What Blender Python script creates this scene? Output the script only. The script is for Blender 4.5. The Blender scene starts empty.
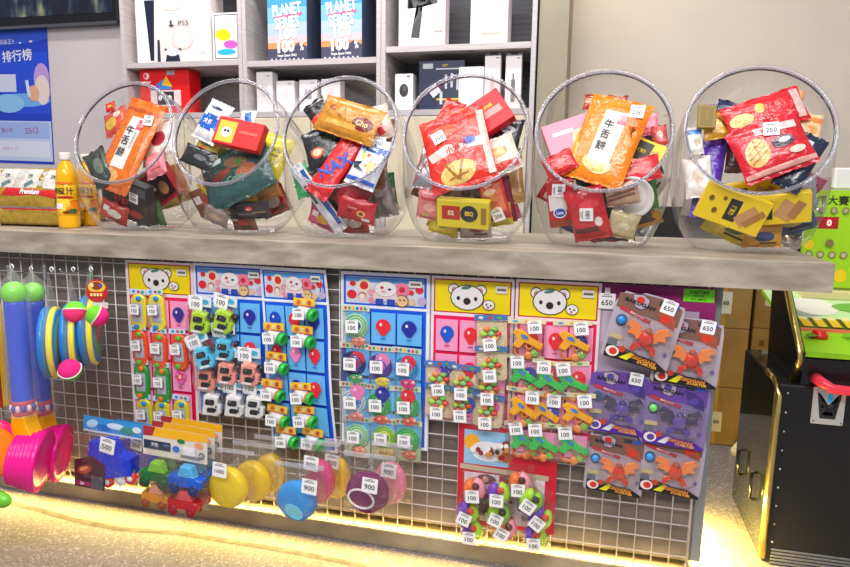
import bpy, math, random
from mathutils import Matrix, Vector
PI = math.pi
rnd = random.Random(7)
sc = bpy.context.scene
COL = sc.collection

# ---------------------------------------------------------------- camera
F, PITCH, YAW, ROLL = 650.77, 0.155434, -0.247333, 0.014436      # focal length in pixels of an 850 px wide frame
CAM = Vector((1.65688, -1.54798, 0.97038))
_cy, _sy = math.cos(YAW), math.sin(YAW)
fw = Vector((_sy*math.cos(PITCH), _cy*math.cos(PITCH), -math.sin(PITCH)))
_r = Vector((_cy, -_sy, 0)); _u = _r.cross(fw)
rt = _r*math.cos(ROLL) + _u*math.sin(ROLL); up = -_r*math.sin(ROLL) + _u*math.cos(ROLL)
cd = bpy.data.cameras.new('camera'); cam = bpy.data.objects.new('camera', cd); COL.objects.link(cam)
cd.sensor_width = 36; cd.lens = F/850*36; cd.clip_start = 0.05
cam.matrix_world = Matrix(((rt.x, up.x, -fw.x, CAM.x), (rt.y, up.y, -fw.y, CAM.y), (rt.z, up.z, -fw.z, CAM.z), (0, 0, 0, 1)))
sc.camera = cam
# ---------------------------------------------------------------- light and exposure
vs = sc.view_settings
vs.view_transform = 'Standard'; vs.look = 'None'; vs.gamma = 1; vs.exposure = 0.16; vs.use_curve_mapping = False
w = bpy.data.worlds.new('world'); sc.world = w; w.use_nodes = True
w.node_tree.nodes['Background'].inputs[0].default_value = (0.93, 0.94, 1.0, 1)
w.node_tree.nodes['Background'].inputs[1].default_value = 0.33
def area(name, loc, rot, sx, sy, power, col=(1, 1, 1)):
    l = bpy.data.lights.new(name, 'AREA'); l.shape = 'RECTANGLE'; l.size = sx; l.size_y = sy; l.energy = power; l.color = col
    o = bpy.data.objects.new(name, l); COL.objects.link(o); o.location = loc; o.rotation_euler = rot; return o
area('ceiling_lamp', (1.0, -0.9, 2.7), (0.25, 0, 0), 2.6, 0.25, 30, (1, .97, .95))
area('ceiling_lamp', (1.6, -2.4, 2.6), (0.75, 0, 0), 2.6, 0.5, 60, (1, .98, .97))
area('ceiling_lamp', (0.5, 0.75, 2.7), (0.1, 0, 0), 2.6, 0.2, 38, (1, .95, .9))
YEL = (1.0, .70, .19)
area('led_strip', (0.7, 0.012, 0.0695), (-0.6, 0, 0), 2.45, 0.014, 10, YEL)
area('led_strip', (1.962, 0.19, 0.058), (0, -1.3, 0), 0.016, 0.34, 9, (1, .74, .16))
area('wall_washer', (1.56, 1.56, 2.3), (0, 0, 0), 0.03, 0.03, 3, (1, .7, .45))

# ---------------------------------------------------------------- pixel rays met with real planes
def ray(x, y): return fw + rt*((x-425)/F) - up*((y-283.5)/F)
def P(x, y, Y):
    d = ray(x, y); return CAM + d*((Y-CAM.y)/d.y)
def PZ(x, y, Z):
    d = ray(x, y); return CAM + d*((Z-CAM.z)/d.z)
def mpp(p): return (p-CAM).dot(fw)/F                 # metres per pixel at a point

# ---------------------------------------------------------------- materials
_M = {}
def lin(h):
    h = h.lstrip('#'); h = h if len(h) == 6 else ''.join(k*2 for k in h); c = [int(h[i:i+2], 16)/255 for i in (0, 2, 4)]
    g = sum(c)/3; c = [min(1, max(0, g+(x-g)*1.12)) for x in c]
    return tuple(((x+.055)/1.055)**2.4 if x > .04045 else x/12.92 for x in c) + (1,)
KIND = {'film': (.2, .45, 48, 1), 'card': (.42, 0, 1, 1), 'plas': (.25, 0, 1, 1), 'ink': (.5, 0, 1, 1), 'matt': (.75, 0, 1, 1), 'foil': (.25, .5, 45, 1), 'fabr': (.9, .3, 220, 1), 'metal': (.25, 0, 1, 1)}
def M(h, kind='film'):
    k = (h, kind)
    if k in _M: return _M[k]
    m = bpy.data.materials.new(kind + '_' + h.lstrip('#')); m.use_nodes = True; nt = m.node_tree
    b = nt.nodes['Principled BSDF']; b.inputs['Base Color'].default_value = lin(h)
    ro, bs, sc_, _ = KIND[kind]; b.inputs['Roughness'].default_value = ro
    if kind in ('metal', 'foil'): b.inputs['Metallic'].default_value = 1 if kind == 'metal' else .7
    if kind == 'film': b.inputs['Specular IOR Level'].default_value = .8
    if bs:
        tc = nt.nodes.new('ShaderNodeTexCoord'); n = nt.nodes.new('ShaderNodeTexNoise'); n.inputs['Scale'].default_value = sc_
        n.inputs['Detail'].default_value = 3; n.inputs['Distortion'].default_value = 1.2
        bp = nt.nodes.new('ShaderNodeBump'); bp.inputs['Strength'].default_value = bs; bp.inputs['Distance'].default_value = .006 if kind != 'fabr' else .001
        nt.links.new(tc.outputs['Object'], n.inputs['Vector']); nt.links.new(n.outputs[0], bp.inputs['Height']); nt.links.new(bp.outputs[0], b.inputs['Normal'])
        if kind == 'film':
            n2 = nt.nodes.new('ShaderNodeTexNoise'); n2.inputs['Scale'].default_value = 70; n2.inputs['Detail'].default_value = 2; nt.links.new(tc.outputs['Object'], n2.inputs['Vector'])
            r = nt.nodes.new('ShaderNodeValToRGB'); c0 = lin(h); el = r.color_ramp.elements
            el[0].position = .38; el[0].color = (c0[0]*.84, c0[1]*.82, c0[2]*.82, 1); el[1].position = .60; el[1].color = (min(1, c0[0]*1.04+.005), min(1, c0[1]*1.04+.005), min(1, c0[2]*1.04+.005), 1)
            nt.links.new(n2.outputs[0], r.inputs[0]); nt.links.new(r.outputs[0], b.inputs['Base Color'])
    _M[k] = m; return m
def clear(name, tint=(1, 1, 1), base=.05, edge=.5, bump=0, scale=60, rough=.06, milk=0.0, power=3.0):
    """thin clear plastic: mostly see-through, glossy at grazing angles"""
    if name in _M: return _M[name]
    m = bpy.data.materials.new(name); m.use_nodes = True; nt = m.node_tree; N = nt.nodes; L = nt.links; N.clear()
    o = N.new('ShaderNodeOutputMaterial'); t = N.new('ShaderNodeBsdfTransparent'); t.inputs[0].default_value = (*tint, 1)
    g = N.new('ShaderNodeBsdfGlossy'); g.inputs['Roughness'].default_value = rough
    lw = N.new('ShaderNodeLayerWeight'); lw.inputs[0].default_value = .5
    pw = N.new('ShaderNodeMath'); pw.operation = 'POWER'; pw.inputs[1].default_value = power
    mr = N.new('ShaderNodeMapRange'); mr.inputs[3].default_value = base; mr.inputs[4].default_value = edge
    L.new(lw.outputs['Facing'], pw.inputs[0]); L.new(pw.outputs[0], mr.inputs[0]); mx = N.new('ShaderNodeMixShader')
    L.new(mr.outputs[0], mx.inputs[0]); L.new(t.outputs[0], mx.inputs[1]); L.new(g.outputs[0], mx.inputs[2])
    last = mx
    if milk:
        df = N.new('ShaderNodeBsdfDiffuse'); df.inputs[0].default_value = (.9, .9, .92, 1); m2 = N.new('ShaderNodeMixShader'); m2.inputs[0].default_value = milk
        L.new(mx.outputs[0], m2.inputs[1]); L.new(df.outputs[0], m2.inputs[2]); last = m2
    if bump:
        tc = N.new('ShaderNodeTexCoord'); n = N.new('ShaderNodeTexNoise'); n.inputs['Scale'].default_value = scale; n.inputs['Detail'].default_value = 3; n.inputs['Distortion'].default_value = 1.5
        bp = N.new('ShaderNodeBump'); bp.inputs['Strength'].default_value = bump; bp.inputs['Distance'].default_value = .016
        L.new(tc.outputs['Object'], n.inputs['Vector']); L.new(n.outputs[0], bp.inputs['Height'])
        L.new(bp.outputs[0], g.inputs['Normal']); L.new(bp.outputs[0], lw.inputs['Normal'])
    L.new(last.outputs[0], o.inputs[0]); _M[name] = m; return m
CELLO = clear('clear_film', (.985, .985, .99), .022, .5, 1.0, 60, .08, .01, 2.2)
BOWLP = clear('clear_jar_plastic', (.975, .97, .985), .04, .75, 0, 1, .03, .0, 2.6)
RIMP = clear('clear_rim_plastic', (.90, .89, .94), .06, .6, 0, 1, .1, .12, 2.0)
NETM = clear('white_netting', (.98, .98, .99), .02, .2, 0, 1, .4, .09)
def tex_mat(name, fn):
    m = bpy.data.materials.new(name); m.use_nodes = True; nt = m.node_tree
    fn(nt, nt.nodes['Principled BSDF']); return m
def ramp(nt, stops):
    r = nt.nodes.new('ShaderNodeValToRGB'); e = r.color_ramp.elements
    while len(e) < len(stops): e.new(.5)
    for i, (p, c) in enumerate(stops): e[i].position = p; e[i].color = lin(c)
    return r
def noise(nt, scale, detail=4, stretch=(1, 1, 1), dist=0):
    tc = nt.nodes.new('ShaderNodeTexCoord'); mp = nt.nodes.new('ShaderNodeMapping'); mp.inputs['Scale'].default_value = stretch
    n = nt.nodes.new('ShaderNodeTexNoise'); n.inputs['Scale'].default_value = scale; n.inputs['Detail'].default_value = detail; n.inputs['Distortion'].default_value = dist
    nt.links.new(tc.outputs['Object'], mp.inputs[0]); nt.links.new(mp.outputs[0], n.inputs['Vector']); return n
def mottled(name, stops, scale, rough, stretch=(1, 1, 1), bump=0, detail=6, dist=0):
    def fn(nt, b):
        n = noise(nt, scale, detail, stretch, dist); r = ramp(nt, stops); nt.links.new(n.outputs[0], r.inputs[0]); nt.links.new(r.outputs[0], b.inputs['Base Color'])
        b.inputs['Roughness'].default_value = rough
        if bump:
            bp = nt.nodes.new('ShaderNodeBump'); bp.inputs['Strength'].default_value = bump; bp.inputs['Distance'].default_value = .003
            nt.links.new(n.outputs[0], bp.inputs['Height']); nt.links.new(bp.outputs[0], b.inputs['Normal'])
    return tex_mat(name, fn)

# ---------------------------------------------------------------- text outlines
_T = {}
def glyphs(s, bold=0.0, res=2):
    k = (s, bold)
    if k in _T: return _T[k]
    cu = bpy.data.curves.new('t', 'FONT'); cu.body = s; cu.size = 1; cu.offset = bold; cu.resolution_u = res; cu.space_line = .9; cu.align_x = 'CENTER'
    ob = bpy.data.objects.new('t', cu); COL.objects.link(ob); bpy.context.view_layer.update()
    me = bpy.data.meshes.new_from_object(ob.evaluated_get(bpy.context.evaluated_depsgraph_get()))
    vs_ = [v.co.copy() for v in me.vertices]; fs = [tuple(p.vertices) for p in me.polygons]
    bpy.data.objects.remove(ob); bpy.data.curves.remove(cu); bpy.data.meshes.remove(me)
    if vs_:
        x0 = min(v.x for v in vs_); x1 = max(v.x for v in vs_); y0 = min(v.y for v in vs_); y1 = max(v.y for v in vs_)
        vs_ = [((v.x-(x0+x1)/2)/(y1-y0 or 1), (v.y-(y0+y1)/2)/(y1-y0 or 1)) for v in vs_]
    _T[k] = (vs_, fs); return _T[k]

# ---------------------------------------------------------------- mesh builder
class MB:
    def __init__(s): s.v = []; s.f = []; s.m = []; s.s = []; s.mats = []; s.X = Matrix.Identity(4)
    def mi(s, m):
        if m not in s.mats: s.mats.append(m)
        return s.mats.index(m)
    def add(s, vs_, fs, m, smooth=False, T=None):
        o = len(s.v); X = s.X @ T if T is not None else s.X
        s.v += [X @ Vector(v) for v in vs_]; k = s.mi(m)
        for f in fs: s.f.append(tuple(i+o for i in f)); s.m.append(k); s.s.append(smooth)
        return s
    def box(s, c, d, m, bev=0, T=None):
        x, y, z = (k/2 for k in d); b = min(bev, x*.9, y*.9, z*.9); cx, cy, cz = c
        if b <= 0:
            vs_ = [(cx+i*x, cy+j*y, cz+k*z) for i in (-1, 1) for j in (-1, 1) for k in (-1, 1)]
            return s.add(vs_, [(0, 1, 3, 2), (4, 6, 7, 5), (0, 4, 5, 1), (2, 3, 7, 6), (0, 2, 6, 4), (1, 5, 7, 3)], m, False, T)
        vs_ = []; ix = {}
        for i in (-1, 1):
            for j in (-1, 1):
                for k in (-1, 1):
                    for a, q in enumerate(((x, y-b, z-b), (x-b, y, z-b), (x-b, y-b, z))):
                        ix[i, j, k, a] = len(vs_); vs_.append((cx+i*q[0], cy+j*q[1], cz+k*q[2]))
        fs = []
        for i in (-1, 1):
            fs.append([ix[i, j, k, 0] for j, k in ((-1, -1), (1, -1), (1, 1), (-1, 1))][::i])
            fs.append([ix[j, i, k, 1] for j, k in ((-1, -1), (1, -1), (1, 1), (-1, 1))][::-i])
            fs.append([ix[j, k, i, 2] for j, k in ((-1, -1), (1, -1), (1, 1), (-1, 1))][::i])
        for i in (-1, 1):
            for j in (-1, 1):
                fs.append([ix[i, j, -1, 0], ix[i, j, -1, 1], ix[i, j, 1, 1], ix[i, j, 1, 0]][::i*j])
                fs.append([ix[i, -1, j, 0], ix[i, -1, j, 2], ix[i, 1, j, 2], ix[i, 1, j, 0]][::-i*j])
                fs.append([ix[-1, i, j, 1], ix[-1, i, j, 2], ix[1, i, j, 2], ix[1, i, j, 1]][::i*j])
                for k in (-1, 1): fs.append([ix[i, j, k, 0], ix[i, j, k, 1], ix[i, j, k, 2]][::-i*j*k])
        return s.add(vs_, fs, m, False, T)
    def rings(s, R, m, closed=True, cap0=True, cap1=True, smooth=True, T=None):
        n = len(R[0]); vs_ = [p for r in R for p in r]; fs = []
        for a in range(len(R)-1):
            for i in range(n if closed else n-1):
                j = (i+1) % n; fs.append((a*n+i, a*n+j, (a+1)*n+j, (a+1)*n+i))
        if cap0: fs.append(tuple(range(n))[::-1])
        if cap1: fs.append(tuple(range((len(R)-1)*n, len(R)*n)))
        return s.add(vs_, fs, m, smooth, T)
    def lathe(s, prof, m, n=24, T=None, cap=True, sx=1, sy=1):
        return s.rings([[(r*sx*math.cos(2*PI*i/n), r*sy*math.sin(2*PI*i/n), z) for i in range(n)] for r, z in prof], m, True, cap, cap, True, T)
    def ell(s, c, r, m, n=16, T=None):
        k = n//2; R = []
        for a in range(1, k):
            t = PI*a/k; R.append([(c[0]+r[0]*math.sin(t)*math.cos(2*PI*i/n), c[1]+r[1]*math.sin(t)*math.sin(2*PI*i/n), c[2]-r[2]*math.cos(t)) for i in range(n)])
        return s.rings(R, m, T=T)
    def tube(s, pts, r, m, n=6, closed=False, T=None):
        pts = [Vector(p) for p in pts]; R = []; N = len(pts)
        for i, p in enumerate(pts):
            a = pts[(i-1) % N] if closed or i else p; b = pts[(i+1) % N] if closed or i < N-1 else p
            t = (b-a).normalized(); h = Vector((0, 0, 1)) if abs(t.z) < .9 else Vector((1, 0, 0)); x = t.cross(h).normalized(); y = t.cross(x)
            rr = r[i] if isinstance(r, (list, tuple)) else r
            R.append([tuple(p + x*rr*math.cos(2*PI*k/n) + y*rr*math.sin(2*PI*k/n)) for k in range(n)])
        if closed: R.append(R[0])
        return s.rings(R, m, cap0=not closed, cap1=not closed, T=T)
    def prism(s, pts, z0, z1, m, bev=0, T=None, smooth=False):
        n = len(pts); cx = sum(p[0] for p in pts)/n; cy = sum(p[1] for p in pts)/n
        def ins(q, z):
            o = []
            for x, y in pts:
                dx, dy = x-cx, y-cy; l = math.hypot(dx, dy) or 1; o.append((x-dx/l*q, y-dy/l*q, z))
            return o
        R = [ins(bev, z0), ins(0, z0+bev), ins(0, z1-bev), ins(bev, z1)] if bev else [ins(0, z0), ins(0, z1)]
        return s.rings(R, m, smooth=smooth, T=T)
    def star(s, pts, m, h, lift, nr=4, T=None):          # flat mark with an outline, laid on the height function h
        n = len(pts); cx = sum(p[0] for p in pts)/n; cy = sum(p[1] for p in pts)/n; vs_ = [(cx, cy, h(cx, cy)+lift)]; fs = []
        for k in range(1, nr+1):
            for x, y in pts:
                a, b = cx+(x-cx)*k/nr, cy+(y-cy)*k/nr; vs_.append((a, b, h(a, b)+lift))
        for i in range(n):
            j = (i+1) % n; fs.append((0, 1+i, 1+j))
            for k in range(nr-1): fs.append((1+k*n+i, 1+(k+1)*n+i, 1+(k+1)*n+j, 1+k*n+j))
        return s.add(vs_, fs, m, True, T)
    def text(s, t, x, y, size, m, rot=0, h=None, lift=.001, bold=0, sx=1, T=None):
        vs_, fs = glyphs(t, bold); c, q = math.cos(rot), math.sin(rot); o = []
        for a, b in vs_:
            a *= size*sx; b *= size; X, Y = x+a*c-b*q, y+a*q+b*c; o.append((X, Y, (h(X, Y) if h else 0)+lift))
        return s.add(o, fs, m, False, T)
    def build(s, name, parent=None, label=None, mat_world=None, kind=None, angle=None):
        me = bpy.data.meshes.new(name); me.from_pydata([tuple(v) for v in s.v], [], s.f)
        for m in s.mats: me.materials.append(m)
        me.polygons.foreach_set('material_index', s.m); me.polygons.foreach_set('use_smooth', s.s); me.update()
        if angle: me.set_sharp_from_angle(angle=math.radians(angle))
        o = bpy.data.objects.new(name, me); COL.objects.link(o)
        if parent: o.parent = parent
        if mat_world is not None: o.matrix_world = mat_world
        if label: o['label'] = label
        if kind: o['kind'] = kind
        return o
def tag(o, label, cat, group=None, kind=None):
    o['label'] = label; o['category'] = cat
    if group: o['group'] = group
    if kind: o['kind'] = kind
    return o
def thing(name, label, cat, mw=None, group=None):
    o = bpy.data.objects.new(name, None); COL.objects.link(o); o.empty_display_size = .02
    if mw is not None: o.matrix_world = mw
    return tag(o, label, cat, group)
def dup(r, label, mw, group=None):
    c = r.copy(); COL.objects.link(c); c.matrix_world = mw; c['label'] = label
    if group: c['group'] = group
    def kids(a, b):
        for ch in a.children:
            d = ch.copy(); COL.objects.link(d); d.parent = b; kids(ch, d)
    kids(r, c)
    return c
def struct(name, mb, angle=None): return mb.build(name, kind='structure', angle=angle)
def frame(p, yaw=0, lean=0, roll=0):                 # local x right, y up, z out towards the room; lean tips the top back
    return Matrix.Translation(p) @ Matrix.Rotation(yaw, 4, 'Z') @ Matrix.Rotation(PI/2-lean, 4, 'X') @ Matrix.Rotation(roll, 4, 'Z')
def rrect(w, h, r, n=5, cx=0, cy=0):
    o = []
    for q, (a, b) in enumerate(((1, 1), (-1, 1), (-1, -1), (1, -1))):
        for i in range(n): t = PI/2*(q+i/(n-1)); o.append((cx+a*(w/2-r)+r*math.cos(t), cy+b*(h/2-r)+r*math.sin(t)))
    return o
def oval(w, h, n=20, cx=0, cy=0): return [(cx+w/2*math.cos(2*PI*i/n), cy+h/2*math.sin(2*PI*i/n)) for i in range(n)]
FLAT = lambda x, y: 0.0
def deco(mb, D, W, H, h=FLAT, z=0.0, kind='film', T=None, sub=4):
    """marks printed on a surface; coordinates in halves of W, H"""
    for i, d in enumerate(D):
        L = z + .0004 + i*.00022; t = d[0]
        if t == 't':
            _, x, y, s, rot, c, tx = d[:7]; mb.text(tx, x*W/2, y*H/2, s*H/2, M(c, 'ink'), math.radians(rot), h, L+(.0006 if h is FLAT else .0022), d[7] if len(d) > 7 else .01, d[8] if len(d) > 8 else 1, T=T); continue
        if t == 'p': pts = [(x*W/2, y*H/2) for x, y in d[1]]; c = d[2]
        else:
            _, x, y, a, b, rot, c = d
            if t == 'r':
                base = []; q = [(-1, -1), (1, -1), (1, 1), (-1, 1)]
                for k in range(4):
                    for j in range(sub): base.append((q[k][0]+(q[(k+1) % 4][0]-q[k][0])*j/sub, q[k][1]+(q[(k+1) % 4][1]-q[k][1])*j/sub))
            elif t == 'e': base = oval(2, 2, 16)
            elif t == 's': base = [(math.cos(PI*j/5)*(1 if j % 2 else .5), math.sin(PI*j/5)*(1 if j % 2 else .5)) for j in range(10)]
            elif t == 'b': base = [(math.sin(k)*(1 if math.cos(k) > -.2 else .72-.0*k), math.cos(k)*(1 if math.cos(k) > -.2 else 1.15)) for k in [2*PI*j/18 for j in range(18)]]
            c0, s0 = math.cos(math.radians(rot)), math.sin(math.radians(rot)); pts = []
            for u_, v_ in base:
                u_ *= a*W/2; v_ *= b*H/2; pts.append((x*W/2+u_*c0-v_*s0, y*H/2+u_*s0+v_*c0))
        pts = [(max(-W*.498, min(W*.498, x)), max(-H*.498, min(H*.498, y))) for x, y in pts]
        mb.star(pts, M(c, kind), h, L, 4 if sub == 4 else 9, T=T)

# ---------------------------------------------------------------- packages
def pillow_h(W, H, t, ph):
    def h(x, y):
        u_, v_ = min(1, abs(2*x/W)), min(1, abs(2*y/H)); f = max(0, 1-u_**2.6)**.55*max(0, 1-v_**3)**.6
        return t/2*f*(1+.13*math.sin(9*x/W*2+ph)*v_ + .07*math.sin(7*y/H*2+5*x/W+ph*2)) + .0004
    return h
def pillow(mb, W, H, t, m, ph=0, seal=.07, nu=14, nv=16, mseal=None, side=False):
    h = pillow_h(W, H, t, ph)
    for sg in (1, -1):
        vs_ = []; fs = []
        for j in range(nv+1):
            for i in range(nu+1):
                x = -W/2+W*i/nu; y = -H/2+H*j/nv; pinch = 1-.05*max(0, 1-abs(2*y/H))**.5*(abs(2*x/W) > .99)
                vs_.append((x*pinch, y, sg*h(x, y)))
        for j in range(nv):
            for i in range(nu):
                a = j*(nu+1)+i; q = (a, a+1, a+nu+2, a+nu+1); fs.append(q if sg > 0 else q[::-1])
        mb.add(vs_, fs, m, True)
    if seal:
        ms = mseal or m; k = 16; sh = H*seal
        for e in (1, -1):
            vs_ = []; fs = []
            for i in range(k+1):
                x = -W/2+W*i/k; vs_ += [(x, e*H/2*.995, .0006), (x, e*(H/2+sh*(1 if i % 2 else .8)), .0006+.003*math.sin(i*.9+ph)), (x, e*(H/2+sh*(1 if i % 2 else .8)), -.0006+.003*math.sin(i*.9+ph)), (x, e*H/2*.995, -.0006)]
            for i in range(k):
                a = i*4; b = a+4
                for q in range(4): fs.append((a+q, a+(q+1) % 4, b+(q+1) % 4, b+q))
            mb.add(vs_, fs, ms, False)
    return h
TAGMESH = {}
def price_tag(num, parent, x, y, z, rot=0, s=1.0, tilt=0, yellow=False):
    if num not in TAGMESH:
        mb = MB(); w_, h_ = .031, .030
        mb.prism(rrect(w_, h_, .0015, 3), 0, .0006, M('#fbfafa', 'card'))
        mb.text(num, 0, -.003, .0105 if len(num) < 4 else .0085, M('#151515', 'ink'), 0, None, .0009, .015)
        for k in range(7): mb.box((-.009+k*.0028, .0092, .0008), (.0019, .0022, .0003), M('#444444', 'ink'))
        mb.box((.0, .0125, .0008), (.012, .0010, .0003), M('#555555', 'ink'))
        o = mb.build('price_tag'); TAGMESH[num] = o.data; bpy.data.objects.remove(o)
    o = bpy.data.objects.new('price_tag', TAGMESH[num]); COL.objects.link(o); o.parent = parent
    o.matrix_local = Matrix.Translation((x, y, z)) @ Matrix.Rotation(math.radians(tilt), 4, 'X') @ Matrix.Rotation(math.radians(rot), 4, 'Z') @ Matrix.Scale(s, 4)
    return o
# ================================================================ the setting
def floor_fn(nt, b):
    tc = nt.nodes.new('ShaderNodeTexCoord'); v = nt.nodes.new('ShaderNodeTexVoronoi'); v.inputs['Scale'].default_value = 210
    nt.links.new(tc.outputs['Object'], v.inputs['Vector'])
    n = noise(nt, 5, 6); r1 = ramp(nt, [(.3, '#736d70'), (.7, '#8b8487')]); nt.links.new(n.outputs[0], r1.inputs[0])
    g = nt.nodes.new('ShaderNodeSeparateColor'); nt.links.new(v.outputs['Color'], g.inputs[0])
    chips = ramp(nt, [(0, '#5c5654'), (.10, '#6d6662'), (.14, '#86807f'), (.86, '#928c8b'), (.90, '#c9c4c0'), (1, '#d6d2ce')]); nt.links.new(g.outputs[0], chips.inputs[0])
    mx = nt.nodes.new('ShaderNodeMix'); mx.data_type = 'RGBA'; mx.inputs[0].default_value = .55
    nt.links.new(r1.outputs[0], mx.inputs[6]); nt.links.new(chips.outputs[0], mx.inputs[7]); nt.links.new(mx.outputs[2], b.inputs['Base Color'])
    b.inputs['Roughness'].default_value = .42
FLOOR = tex_mat('terrazzo', floor_fn)
CONC = mottled('worktop_concrete', [(.30, '#8a7f70'), (.5, '#a3988a'), (.70, '#bdb3a5')], 13, .42, (.7, 2.4, 2.4), .04, 10, .3)
PANEL = mottled('grey_laminate', [(.3, '#6d655d'), (.7, '#857c73')], 14, .55, (1, 1, 1))
KERBM = mottled('stained_plinth', [(.3, '#857c68'), (.7, '#b3a88e')], 7, .6, (1, 1, 1), 0, 5)
WALLW = mottled('white_wall', [(.3, '#dcd2d4'), (.7, '#e2d9da')], 3, .7)
WALLB = mottled('beige_wall', [(.3, '#d2c7ba'), (.7, '#d9cec1')], 3, .7)
SHELFM = mottled('light_wood_grain', [(.3, '#b9b2b4'), (.7, '#cfc8c9')], 6, .5, (1, 1, 18))
SHELFB = mottled('dark_wood_grain', [(.3, '#55565c'), (.7, '#74747a')], 6, .55, (1, 1, 22))
struct('floor', MB().box((1.2, .0, -.02), (6.4, 6.0, .04), FLOOR))
struct('wall_left', MB().box((-1.0, 1.68, 1.35), (4.4, .1, 2.7), WALLW))
struct('wall_right', MB().box((2.75, 1.68, 1.35), (3.1, .1, 2.7), WALLB))
struct('trim_1', MB().box((1.468, 1.47, 1.35), (.122, .32, 2.7), mottled('olive_column', [(.3, '#98907f'), (.7, '#a39b89')], 3, .7), .002))
# the counter: worktop, body and plinth
body = MB().box((.62, .19, .413), (2.62, .34, .682), PANEL).build('counter_body'); tag(body, 'grey laminate counter body standing behind the white wire grid', 'counter')
kb = MB().box((.62, .185, .023), (2.63, .376, .046), KERBM, .002).build('plinth'); tag(kb, 'low stained khaki plinth along the floor under the grey counter', 'plinth')
et = MB().box((1.9425, .19, .413), (.025, .34, .682), M('#8d9092', 'card'), .003).build('edge_strip', body)
wt = MB()
wt.prism([(-.75, -.05), (2.15, -.05), (2.152, .52), (-.75, .52)], .754, .8155, CONC, .0015).build('worktop').name
tag(bpy.data.objects['worktop'], 'long grey concrete-look worktop carrying the six candy jars', 'worktop')
# a scuffed line on the floor
scuff = MB(); pts = [PZ(x, y, 0) for x, y in ((-60, 488), (0, 500), (40, 510), (75, 520), (120, 529), (180, 533), (240, 543), (300, 553), (345, 562), (385, 574))]
vs_ = []; 
for i, q in enumerate(pts): vs_ += [(q.x, q.y-.011, .0006), (q.x, q.y+.009, .0006)]
scuff.add(vs_, [(2*i, 2*i+2, 2*i+3, 2*i+1) for i in range(len(pts)-1)], mottled('floor_stain', [(.3, '#5d574f'), (.7, '#8b857b')], 30, .6)).build('trim_2', kind='structure')

# wire grid
WIRE = M('#d9d6da', 'plas'); g = MB()
for i in range(-12, 49):
    x = i*.04; top = .752
    g.tube([(x, -.0008, .049), (x, -.0008, top)], .0016, WIRE, 6)
for j in range(0, 18): g.tube([(-.48, .0014, .731-.04*j), (1.92, .0014, .731-.04*j)], .0016, WIRE, 6)
gr = g.build('wire_grid'); tag(gr, 'white wire grid panel covering the counter front with goods hung on it', 'wire grid')
fr = MB()
fr.tube([(1.921, .0005, .05), (1.921, .0005, .752)], .003, WIRE, 8); fr.build('grid_frame', gr)

# ================================================================ back shelves
ux = [(-.61, .045, 1.522), (.045, .722, 1.512), (.722, 1.40, 1.553)]
def shelf_unit(x0, x1, zs, label, low=1.283, d0=1.3, d1=1.62):
    t = thing('shelf_unit', label, 'shelf', Matrix.Translation(((x0+x1)/2, 1.46, 0)), 'back wall shelf units'); c = (x0+x1)/2
    for sx, k in ((x0, 1), (x1, -1)):
        s_ = MB(); s_.box((sx-c+k*.011, 0, 1.2), (.020, .32, 2.4), SHELFM)
        if sx != x0 or True:
            for q in range(14): s_.ell((sx-c+k*.0215, -.10, 1.0+q*.06), (.0015, .004, .004), M('#f2f0f0', 'plas'), 6); 
        s_.build('side_panel', t)
    for z in (zs, low, 1.95): MB().box((0, 0, z-.0125), (x1-x0-.045, .318, .025), SHELFM).build('shelf_board', t)
    MB().box((0, .153, 1.2), (x1-x0-.045, .012, 2.38), SHELFB).build('back_panel', t)
    for k in (-1, 1): 
        dr = MB().box((k*(x1-x0-.045)/4, -.152, .632), ((x1-x0-.05)/2-.002, .016, 1.245), M('#e3d9c0', 'card'), .002).build('door', t)
        MB().box((k*.03, -.165, 1.0), (.008, .012, .12), M('#b9b9b9', 'metal'), .002).build('handle', dr)
    return t
shelf_unit(*ux[0], 'left grey wooden shelf unit holding the console boxes')
shelf_unit(*ux[1], 'middle grey wooden shelf unit holding two sunset-coloured boxes')
shelf_unit(*ux[2], 'right grey wooden shelf unit beside the olive column')

def carton(name, x0, x1, z0, z1, y0, dpt, mat_, label, D=(), cat='box', group=None, lid=None, top=None, side=None, yaw=0):
    W_, H_ = x1-x0, z1-z0; mw = Matrix.Translation(((x0+x1)/2, y0, z0)) @ Matrix.Rotation(yaw, 4, 'Z')
    mb = MB(); mb.box((0, dpt/2, H_/2), (W_, dpt, H_), mat_, .002)
    if side: mb.box((W_/2+.0003, dpt/2, H_/2), (.001, dpt-.006, H_-.006), M(side, 'card'))
    T = Matrix.Translation((0, 0, H_/2)) @ Matrix.Rotation(PI/2, 4, 'X')
    deco(mb, D, W_, H_, z=.0003, kind='card', T=T)
    o = mb.build(name, mat_world=mw); return tag(o, label, cat, group)
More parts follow.
